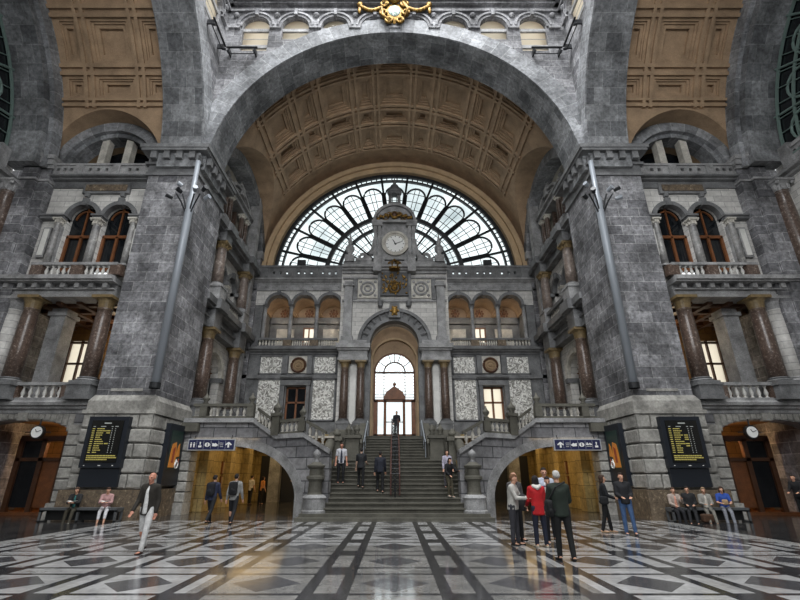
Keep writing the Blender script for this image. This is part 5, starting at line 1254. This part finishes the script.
def person(label, loc, yaw, h=1.72, legs=((4, 4), (-4, 2)), arms=((5, 8, 15, 0), (5, 8, 15, 0)), lean=2, head=(0, 0), sit=False,
           top='#222222', sleeve=1.0, hem=.08, inner=None, bottom='#20242c', blen=1.0, shoe='#1a1614', hair='#2a1c14', style='short', skin='#c99a80', bulk=1.0, splay=.04, hood=None, group=None, coat=False):
    k = h / 1.75; V = Vector
    hz = (.50 if sit else .93) * k
    P = V((0, 0, hz)); J = {}
    lo = 9
    for i, s in enumerate((1, -1)):
        th, kn = legs[i]; hip = P + V((s * .09 * k, 0, -.02 * k)); sp = splay * s
        d = V((sp, -math.sin(R(th)), -math.cos(R(th)))).normalized(); knee = hip + d * .42 * k
        a = th - kn; d2 = V((sp * .3, -math.sin(R(a)), -math.cos(R(a)))).normalized(); ank = knee + d2 * .41 * k
        J[i] = [hip, knee, ank]; lo = min(lo, ank.z - .08 * k)
    if not sit:                                        # stand on the lower foot
        for q in [P] + J[0] + J[1]: q.z -= lo
    up = V((0, -math.sin(R(lean)), math.cos(R(lean))))
    waist, chest, sh, nk = P + up * .17 * k, P + up * .36 * k, P + up * .47 * k, P + up * .53 * k
    hd = nk + V((0, -.02 * k - .05 * math.sin(R(head[1] + lean)), .135 * k))
    A = {}
    for i, s in enumerate((1, -1)):
        p, ab, el, inn = arms[i]; S = sh + V((s * .175 * k * (.97 if bulk < 1 else 1), 0, -.01))
        p2 = p + lean * .3
        d = V((s * math.sin(R(ab)), -math.sin(R(p2)) * math.cos(R(ab)), -math.cos(R(p2)) * math.cos(R(ab))))
        el_ = S + d * .29 * k; q = p2 + el
        d2 = V((s * math.sin(R(ab * .5)) - s * math.sin(R(inn)), -math.sin(R(q)) * math.cos(R(inn)), -math.cos(R(q)) * math.cos(R(inn)))).normalized()
        wr = el_ + d2 * .25 * k; A[i] = [S, el_, wr, d2]
    root = thing('person', label, 'person', loc, group); root.rotation_euler = (0, 0, R(yaw))
    skm = 'skin' + skin
    if skm not in MAT: MAT[skm] = plain('skin_' + skin.lstrip('#'), skin, 0.55, 0.12, 12, 0.03)
    # --- body, one continuous surface
    L = Lump(); b = bulk
    L.hull((P, (.15 * k * b, .105 * k * b, .1 * k)), (waist, (.13 * k * b, .092 * k * b, .08 * k)))
    L.hull((waist, (.13 * k * b, .092 * k * b, .08 * k)), (chest, (.158 * k * b, .11 * k * b, .1 * k)))
    L.hull((chest, (.15 * k * b, .1 * k * b, .1 * k)), (A[0][0], .05 * k), (A[1][0], .05 * k))
    L.hull((nk - up * .04 * k, .062 * k), (hd - V((0, 0, .06 * k)), .052 * k))
    for i in (0, 1):
        S, e, w, d2 = A[i]; L.hull((S, .055 * k), (e, .04 * k)); L.hull((e, .04 * k), (w, .027 * k))
        hip, kn_, an = J[i]; L.hull((hip, .085 * k * b), (kn_, .054 * k)); L.hull((kn_ + V((0, .01, -.08 * k)), .052 * k), (kn_, .054 * k), (an, .036 * k)); L.hull((an - V((0, -.03, .03)), .035 * k), (an + V((0, -.13 * k, -.055 * k)), (.038 * k, .05 * k, .022 * k)))
        side = d2.cross(V((0, 0, 1))); side = side.normalized() if side.length > .05 else V((1, 0, 0))
        # palm with four unequal fingers and a thumb
        pal = w + d2 * .05 * k; L.hull((w, (.022 * k,) * 3), (pal + side * .018 * k, .018 * k), (pal - side * .018 * k, .018 * k), (w + d2 * .085 * k, .02 * k))
        curl = V((0, -.4, -.2)) * (.5 if abs(d2.y) < .7 else .1)
        for fi, (off, ln) in enumerate(((-.03, .062), (-.0105, .072), (.0105, .067), (.03, .052))):
            f0 = w + d2 * .09 * k + side * off * k; f1 = f0 + (d2 + curl * .5).normalized() * ln * .55 * k; f2 = f1 + (d2 + curl * 1.6).normalized() * ln * .5 * k
            L.hull((f0, .0095 * k), (f1, .0088 * k)); L.hull((f1, .0088 * k), (f2, .0078 * k))
        t0 = w + d2 * .03 * k + side * (-.02 if i == 0 else -.02) * k; t1 = t0 + (d2 * .6 - side * .8).normalized() * .035 * k; L.hull((t0, .013 * k), (t1, .011 * k)); L.hull((t1, .011 * k), (t1 + d2 * .028 * k, .009 * k))
    # head with jaw, nose, brow, ears
    rh = Euler((R(head[1]), 0, R(head[0]))).to_matrix()
    def H(x, y, z): return hd + rh @ (V((x, y, z)) * k)
    L.hull((H(0, .015, .045), (.074 * k, .09 * k, .075 * k)), (H(0, -.01, .0), (.07 * k, .08 * k, .06 * k)))
    L.hull((H(0, -.015, .0), (.066 * k, .074 * k, .05 * k)), (H(0, -.045, -.085), (.034 * k, .034 * k, .025 * k)))
    L.hull((H(0, -.088, .012), .009 * k), (H(0, -.106, -.026), .013 * k), (H(0, -.085, -.032), .016 * k))
    for s in (1, -1): L.hull((H(s * .074, .01, .0), (.01 * k, .02 * k, .032 * k))); L.hull((H(s * .03, -.082, .026), (.026 * k, .01 * k, .009 * k)))
    body = L.fuse('body', .0095 * k, 2); body = link('body', body, skm, root, (0, 0, 0), local=True)
    m = MB()
    for s in (1, -1): m.ell(H(s * .03, -.083, .008), (.011 * k, .007 * k, .008 * k), 8, 5)
    m.build('eyes', 'black', body, local=True)
    MB().ell(H(0, -.082, -.058), (.025 * k, .008 * k, .007 * k), 8, 5).build('mouth', flat_once('lip', '#8d4f46'), body, local=True)
    # --- trousers
    L = Lump(); g2 = 1.16
    L.hull((P + up * .1 * k, (.145 * k * b, .105 * k * b, .04 * k)), (P, (.165 * k * b, .122 * k * b, .1 * k)))
    for i in (0, 1):
        hip, kn_, an = J[i]; L.hull((hip + V((0, 0, .02)), .1 * k * b), (kn_, .068 * k)); end = kn_.lerp(an, blen)
        L.hull((kn_, .068 * k), (end, .056 * k)); 
    link('trousers', L.fuse('trousers', .017 * k), cloth(bottom), root, (0, 0, 0), local=True)
    for i in (0, 1):
        an = J[i][2]; L = Lump(); z = an.z - .055 * k
        L.hull((V((an.x, an.y + .035 * k, z)), (.038 * k, .04 * k, .035 * k)), (V((an.x, an.y - .03 * k, z + .012)), (.042 * k, .06 * k, .04 * k))); L.hull((V((an.x, an.y + .03 * k, z)), (.038 * k, .04 * k, .028 * k)), (V((an.x * 1.05, an.y - .15 * k, z - .008)), (.045 * k, .05 * k, .024 * k)))
        link('shoe', L.fuse('shoe', .012 * k), cloth(shoe), root, (0, 0, 0), local=True)
    # --- upper garment
    th_ = 1.16 if sleeve > .8 else 1.09; L = Lump()
    hz_ = P - up * hem * k
    if sit: hz_ = P + up * .02
    L.hull((hz_, (.178 * k * b, .135 * k * b, .03 * k)), (waist, (.145 * k * b * th_, .105 * k * b * th_, .08 * k)))
    L.hull((waist, (.145 * k * b * th_, .105 * k * b * th_, .08 * k)), (chest, (.165 * k * b * th_, .113 * k * b * th_, .1 * k)))
    L.hull((chest, (.16 * k * b * th_, .11 * k * b * th_, .1 * k)), (A[0][0] + V((0, 0, .005)), .064 * k * th_), (A[1][0] + V((0, 0, .005)), .064 * k * th_), (nk - up * .03 * k, .07 * k))
    for i in (0, 1):
        S, e, w, d2 = A[i]; L.hull((S, .062 * k * th_), (e if sleeve > .6 else S.lerp(e, .75), .05 * k * th_))
        if sleeve > .6: L.hull((e, .05 * k * th_), (e.lerp(w, .97), .038 * k * th_))
    if coat: L.hull((hz_, (.17 * k * b, .13 * k * b, .03 * k)), (P - up * .3 * k, (.2 * k * b, .16 * k * b, .03 * k)))
    if sleeve > .8: L.hull((nk + V((0, .02, -.02)) * k, (.075 * k, .07 * k, .03 * k)))
    garment = 'jacket' if sleeve > .8 else 'shirt'
    gar = link(garment, L.fuse(garment, .017 * k), cloth(top), root, (0, 0, 0), local=True)
    if inner:                                          # shirt front showing in the open jacket
        L = Lump(); f = V((0, -.022 * k, 0))
        L.hull((hz_ + f + V((0, -.03 * k, .03)), (.075 * k, .115 * k * b, .03 * k)), (waist + f, (.07 * k, .105 * k * b * th_, .05 * k)), (chest + f, (.062 * k, .113 * k * b * th_, .08 * k)), (nk + f * .5 - up * .03 * k, (.045 * k, .062 * k, .02 * k)))
        link('shirt_front', L.fuse('shirt_front', .015 * k), cloth(inner), gar, (0, 0, 0), local=True)
    if hood: 
        L = Lump(); L.hull((nk + V((.09, .05, 0)) * k, .05 * k), (nk + V((-.09, .05, 0)) * k, .05 * k), (nk + V((0, .11, -.05)) * k, .05 * k)); link('hood', L.fuse('hood', .016 * k), cloth(hood), gar, (0, 0, 0), local=True)
    # --- hair
    if style != 'bald':
        L = Lump(); L.hull((H(0, .03, .062), (.08 * k, .088 * k, .072 * k)), (H(0, .05, .02), (.079 * k, .07 * k, .06 * k)))
        L.hull((H(0, -.05, .095), (.06 * k, .03 * k, .025 * k)), (H(0, .02, .1), (.068 * k, .07 * k, .04 * k)))
        if style in ('bob', 'long'):
            dz = -.1 if style == 'bob' else -.3
            for s in (1, -1): L.hull((H(s * .07, .02, .05), (.02 * k, .05 * k, .04 * k)), (H(s * .078, .03, -.08), (.022 * k, .04 * k, .03 * k)))
            L.hull((H(0, .06, .04), (.075 * k, .045 * k, .06 * k)), (H(0, .075, dz), (.075 * k, .035 * k, .03 * k)))
        link('hair', L.fuse('hair', .013 * k, 1), cloth(hair), root, (0, 0, 0), local=True)
    root['h'] = h
    J['A'] = A; J['chest'] = chest; J['waist'] = waist; J['P'] = P; J['M'] = Matrix.Translation(loc) @ Matrix.Rotation(R(yaw), 4, 'Z')
    del root['h']; return root, J
def flat_once(k, col):
    if k not in MAT: MAT[k] = flat(k, col, .5)
    return k
def bag(name, label, cat, J, center, size, col, strap=None):
    """a soft bag at CENTER (wearer's own frame)"""
    M_ = J['M']; c = Vector(center); t = thing(name, label, cat, M_ @ c); t.rotation_euler = (0, 0, M_.to_euler().z)
    L = Lump(); x, y, z = size
    L.hull(*[(Vector((sx * x * .6, sy * y * .5, sz * z * .6)), (x * .4, y * .5, z * .4)) for sx in (1, -1) for sy in (1, -1) for sz in (1, -1)])
    link('bag_body', L.fuse('bag_body', .018), cloth(col), t, (0, 0, 0), local=True)
    m = MB(); m.ell((0, y * .95, -z * .3), (x * .6, y * .25, z * .35), 10, 6); m.build('pocket', cloth(col), t, local=True, smooth=True)
    if strap:
        for pts in strap: MB().tube([tuple(Vector(p) - c) for p in pts], .018, 6).build('strap', cloth(col), t, local=True)
    return t
def backpack(label, J, col):
    ch = J['chest']; cy = ch.y
    st = [[(s * .09, cy + .1, ch.z + .16), (s * .1, cy - .06, ch.z + .17), (s * .12, cy - .16, ch.z + .04), (s * .13, cy - .06, ch.z - .12), (s * .1, cy + .13, ch.z - .16)] for s in (1, -1)]
    return bag('backpack', label, 'backpack', J, (0, cy + .22, ch.z - .06), (.15, .085, .23), col, st)

walk = ((22, 8), (-20, 18))
# left side
person('bald man in an open dark jacket and pale trousers striding towards us on the left', (-5.76, 11.6, 0), -8, 1.76, ((16, 6), (-12, 18)), ((-8, 10, 18, 4), (8, 10, 25, 4)), 3, splay=.075, top='#2a2620', inner='#d8d8d6', bottom='#c9c9c8', shoe='#3a2018', style='bald', skin='#b9806a', hem=.12)
_, J = person('slim walker in dark clothes with a backpack heading for the left passage, nearer the pier', (-6.82, 18.4, 0), 172, 1.74, walk, ((-12, 8, 12, 0), (14, 8, 15, 0)), 4, top='#262c44', bottom='#15171c', hair='#1c1512'); backpack('dark blue backpack on the slim walker nearer the left pier', J, '#14161f')
_, J = person('walker in a pale grey top with a black backpack heading for the left passage', (-5.87, 18.0, 0), 178, 1.76, ((16, 6), (-16, 16)), ((-8, 12, 14, 0), (8, 12, 14, 0)), 3, top='#8f8f8c', bottom='#14161b', hair='#1a1512'); backpack('black backpack on the walker in the pale grey top', J, '#101114')
person('person in a white shirt standing deep inside the left warm passage', (-9.0, 30.6, 0), 150, 1.72, top='#d6d0c4', bottom='#1f1d1c', sleeve=.5, hair='#241a14')
person('person in an orange top beside the dark doorway deep inside the left passage', (-8.45, 31.2, 0), 130, 1.66, top='#d08a4a', bottom='#1d1a1a', sleeve=.5, hair='#2a1a10', style='bob')
SITL = ((80, 62), (78, 66))
person('seated person in a dark jacket and teal top reading on the left bench', (-12.35, 19.12, 0), 14, 1.68, SITL, ((28, 5, 62, 28), (28, 5, 62, 28)), 8, (0, 18), True, top='#1d1d1e', inner='#2f6a68', bottom='#3b372c', shoe='#b8b5ac', hair='#4a3526', style='bob')
person('seated person in a pink shirt and cropped white trousers reading on the left bench', (-11.15, 19.12, 0), 22, 1.68, SITL, ((30, 6, 60, 28), (30, 6, 60, 28)), 8, (0, 22), True, top='#b08a88', sleeve=.7, bottom='#d8d8dc', blen=.6, shoe='#8a6a5a', hair='#3a2418', style='short')
t = thing('open_book', 'open pale booklet on the lap of the reader in the dark jacket', 'book', (-12.26, 18.76, .72)); MB().sbox(-.14, 0, -.1, .1, (.03, 0), .012).sbox(0, .14, -.1, .1, (0, .03), .012).build('pages', 'paper', t, local=True)
t = thing('open_book', 'open pale booklet on the lap of the reader in the pink shirt', 'book', (-11.02, 18.78, .72)); MB().sbox(-.14, 0, -.1, .1, (.03, 0), .012).sbox(0, .14, -.1, .1, (0, .03), .012).build('pages', 'paper', t, local=True)
# on the stairs
def stair_z(y): return .26 + (2.405 - .26) / 12 * (int((y - 19.8) / .36) + 1)
person('man in a pale short-sleeved shirt coming down the left of the stairs', (-2.42, 21.75, stair_z(21.75)), 8, 1.76, ((6, 10), (-2, 2)), ((2, 10, 18, 0), (2, 10, 18, 0)), 2, top='#b9b9bf', sleeve=.55, inner='#2c3140', bottom='#14151a', hair='#3b281e', skin='#b07a64')
person('dark-clad climber with a bare forearm on the main stairs, left of the other climber', (-1.48, 21.25, stair_z(21.25)), 176, 1.70, ((26, 36), (-4, 4)), ((4, 8, 12, 0), (6, 8, 70, 0)), 5, top='#16181c', sleeve=.6, bottom='#101114', hair='#15110f', skin='#c9a590')
person('climber in a dark navy jacket on the main stairs, next to the red railing', (-.62, 20.95, stair_z(20.95)), 182, 1.72, ((24, 34), (-4, 4)), ((-6, 8, 14, 0), (8, 8, 14, 0)), 5, top='#171b28', bottom='#0f1013', hair='#14100e')
person('small dark figure silhouetted in front of the bright central door', (.14, 30.6, 3.962), 0, 1.74, top='#16171b', bottom='#121316', hair='#141010', arms=((10, 8, 60, 10), (10, 8, 30, 0)))
person('person in a black top and olive trousers leaning on the right stair balustrade', (2.32, 20.75, stair_z(20.75)), 25, 1.62, ((10, 6), (26, 34)), ((25, 20, 60, 10), (10, 10, 40, 20)), 12, (10, 15), top='#131316', bottom='#4a4536', shoe='#bdb8ad', hair='#1b1412', style='bob')
person('person in a pale lilac top standing behind the one leaning on the right balustrade', (2.36, 21.55, stair_z(21.55)), 10, 1.6, top='#a9a4b4', bottom='#5d5a60', hair='#3c2a1e', style='bob')
# the group on the right
_, J = person('stout person in a pale grey jacket at the left of the map readers, facing right', (3.08, 12.87, 0), 60, 1.70, ((4, 4), (-2, 2)), ((26, 6, 62, 12), (26, 6, 62, 12)), 4, (10, 12), top='#b3b1ab', bottom='#34343a', hair='#6a4a30', shoe='#161413', style='short', bulk=1.14)
bag('shoulder_bag', 'dark shoulder bag on the arm of the person in the pale grey jacket', 'bag', J, (.17, -.22, .98), (.11, .08, .2), '#2a2a2c', [[(.17, -.22, 1.15), (.2, -.12, 1.3), (.17, .0, 1.4)]])
person('balding man in grey standing behind the person in the pale grey jacket', (3.36, 13.75, 0), 25, 1.76, top='#4c4a4a', bottom='#1d1d20', style='bald', skin='#b98a74')
person('woman in a bright red jacket with dark hair seen from behind', (3.62, 12.5, 0), 186, 1.66, ((3, 2), (-3, 2)), ((8, 10, 50, 10), (8, 10, 40, 10)), 2, top='#b3141b', hem=.16, bottom='#1a2032', shoe='#c9bfa9', hair='#171112', style='bob', hood='#d4d0ca', bulk=1.05)
person('person in a purple top facing us behind the paper map', (4.1, 13.1, 0), -10, 1.64, ((3, 2), (-3, 2)), ((36, 6, 60, 14), (36, 6, 60, 14)), 5, (0, 15), top='#332a48', inner='#a2303a', bottom='#15151a', hair='#1a1210', shoe='#8a8680')
t = thing('paper_map', 'white and red paper held open by the person between the red and green jackets', 'map', (4.06, 12.62, 1.16)); MB().hexa([(-.24, 0, 0), (.26, 0, .02), (.26, .01, .02), (-.24, .01, 0), (-.24, -.12, .2), (.26, -.12, .22), (.26, -.11, .22), (-.24, -.11, .2)]) .build('sheet', 'paper', t, local=True)
MB().hexa([(.08, -.025, .02), (.2, -.025, .02), (.2, -.012, .02), (.08, -.012, .02), (.08, -.1, .15), (.2, -.1, .15), (.2, -.09, .15), (.08, -.09, .15)]).build('printed_block', flat_once('print_red', '#b3262c'), t, local=True)
person('tall man in a pale blue and white shirt at the back of the map readers', (4.3, 13.95, 0), -5, 1.88, arms=((20, 8, 50, 10), (5, 8, 15, 0)), top='#b9c0cf', sleeve=.6, inner='#e2e2e4', bottom='#1c1d24', hair='#1c1512', skin='#b98a72')
_, J = person('white-haired man in a dark green jacket seen from behind, nearest of the map readers', (3.55, 10.6, 0), 178, 1.76, ((6, 4), (-6, 6)), ((10, 12, 30, 10), (16, 12, 55, 10)), 4, (0, 8), top='#1b261e', hem=.1, bottom='#131416', shoe='#0f0f10', hair='#b5b3ae', bulk=1.06)
bag('shoulder_bag', 'black shoulder bag at the hip of the white-haired man', 'bag', J, (.25, .02, .98), (.07, .13, .17), '#0f1012', [[(.25, .02, 1.13), (.1, .16, 1.4), (-.12, .1, 1.5)]])
# right pair
_, J = person('long-haired woman in a black leather jacket and black trousers, side on', (6.62, 15.6, 0), 75, 1.70, ((10, 4), (-8, 8)), ((12, 6, 62, 20), (12, 6, 55, 20)), 3, top='#15171c', bottom='#0e0f11', shoe='#a98a6c', hair='#3b2618', style='long', bulk=.92)
bag('handbag', 'black handbag hanging at the hip of the long-haired woman', 'bag', J, (-.2, .02, .92), (.06, .13, .12), '#101114', [[(-.2, .0, 1.02), (-.2, .02, 1.3), (-.16, .02, 1.42)]])
person('man in a black leather jacket and blue jeans leaning back, looking at us', (7.05, 15.1, 0), -12, 1.76, ((14, 4), (8, 6)), ((12, 8, 62, 24), (12, 8, 62, 24)), -5, (8, 0), top='#14151a', bottom='#3d587f', shoe='#3c4658', hair='#2a1a12', bulk=1.05)
SIT2 = ((80, 60), (78, 70))
person('person in a pale striped top sitting at the inner end of the right bench', (10.85, 19.12, 0), -10, 1.66, ((78, 74), (80, 70)), ((34, 10, 90, 24), (20, 6, 55, 20)), 2, (-10, 6), True, top='#a89a90', inner='#c98f7c', bottom='#1c1d22', hair='#4a3122')
person('dark-clad person reclining second on the right bench with legs stretched out', (11.42, 19.12, 0), -28, 1.72, ((74, 38), (76, 44)), ((18, 8, 60, 24), (18, 8, 60, 24)), -8, (-8, 4), True, top='#121316', bottom='#15161a', hair='#1a1412', shoe='#2a2420')
person('person in a pale grey cardigan sitting third along the right bench', (12.05, 19.12, 0), -20, 1.66, ((78, 52), (80, 58)), ((20, 8, 66, 26), (20, 8, 66, 26)), -2, (-6, 8), True, top='#8c8a84', inner='#b9b4aa', bottom='#77746c', hair='#8a745a', style='bob', shoe='#7a6048')
_, J = person('person in a bright blue shirt sitting at the outer end of the right bench', (12.75, 19.12, 0), -24, 1.70, ((78, 56), (80, 64)), ((24, 10, 62, 22), (24, 10, 62, 22)), 2, (-8, 10), True, top='#274a9c', sleeve=.55, bottom='#7d8088', hair='#3a271c', style='bob', shoe='#4a3a30')
bag('shoulder_bag', 'small tan bag on the lap of the person in the blue shirt', 'bag', J, (0, -.26, .7), (.1, .06, .1), '#a58a6a')
bag('holdall', 'brown travel bag on the floor in front of the reclining person', 'bag', {'M': Matrix.Translation((11.75, 18.75, 0))}, (0, 0, .16), (.22, .12, .15), '#4a3322')
person('dark-clad person at the far right edge beside the low arch', (16.55, 20.1, 0), -60, 1.72, arms=((20, 8, 50, 14), (20, 8, 50, 14)), lean=8, top='#0f1013', bottom='#101114', hair='#120f0e')

# ---------------------------------------------------------------- groups of like things
GROUPS = {'column': 'columns of the hall', 'balustrade': 'stone balustrades', 'person': 'people in the hall', 'newel post': 'stone newel posts', 'pedestal': 'urn pedestals by the stairs',
          'bench': 'benches against the piers', 'display board': 'departures boards', 'poster case': 'poster cases on the piers', 'sign': 'direction signs over the passages', 'lighting mast': 'floodlight masts',
          'lighting rail': 'lighting rails in the upper corners', 'railing': 'iron railings of the main stairs', 'handrail': 'handrails of the upper flight', 'finial': 'urn finials beside the clock', 'roundel': 'bronze roundels',
          'floodlight': 'floodlights under the fan window', 'notice board': 'notice boards in the passages', 'book': 'booklets of the readers', 'backpack': 'backpacks', 'staircase': None, 'doorway': 'timber doorways'}
for o in sc.objects:
    c = o.get('category')
    if c and GROUPS.get(c): o['group'] = GROUPS[c]
for o in sc.objects:
    if o.get('category') == 'clock' and o.name.startswith('hanging_clock'): o['group'] = 'small clocks under the low arches'
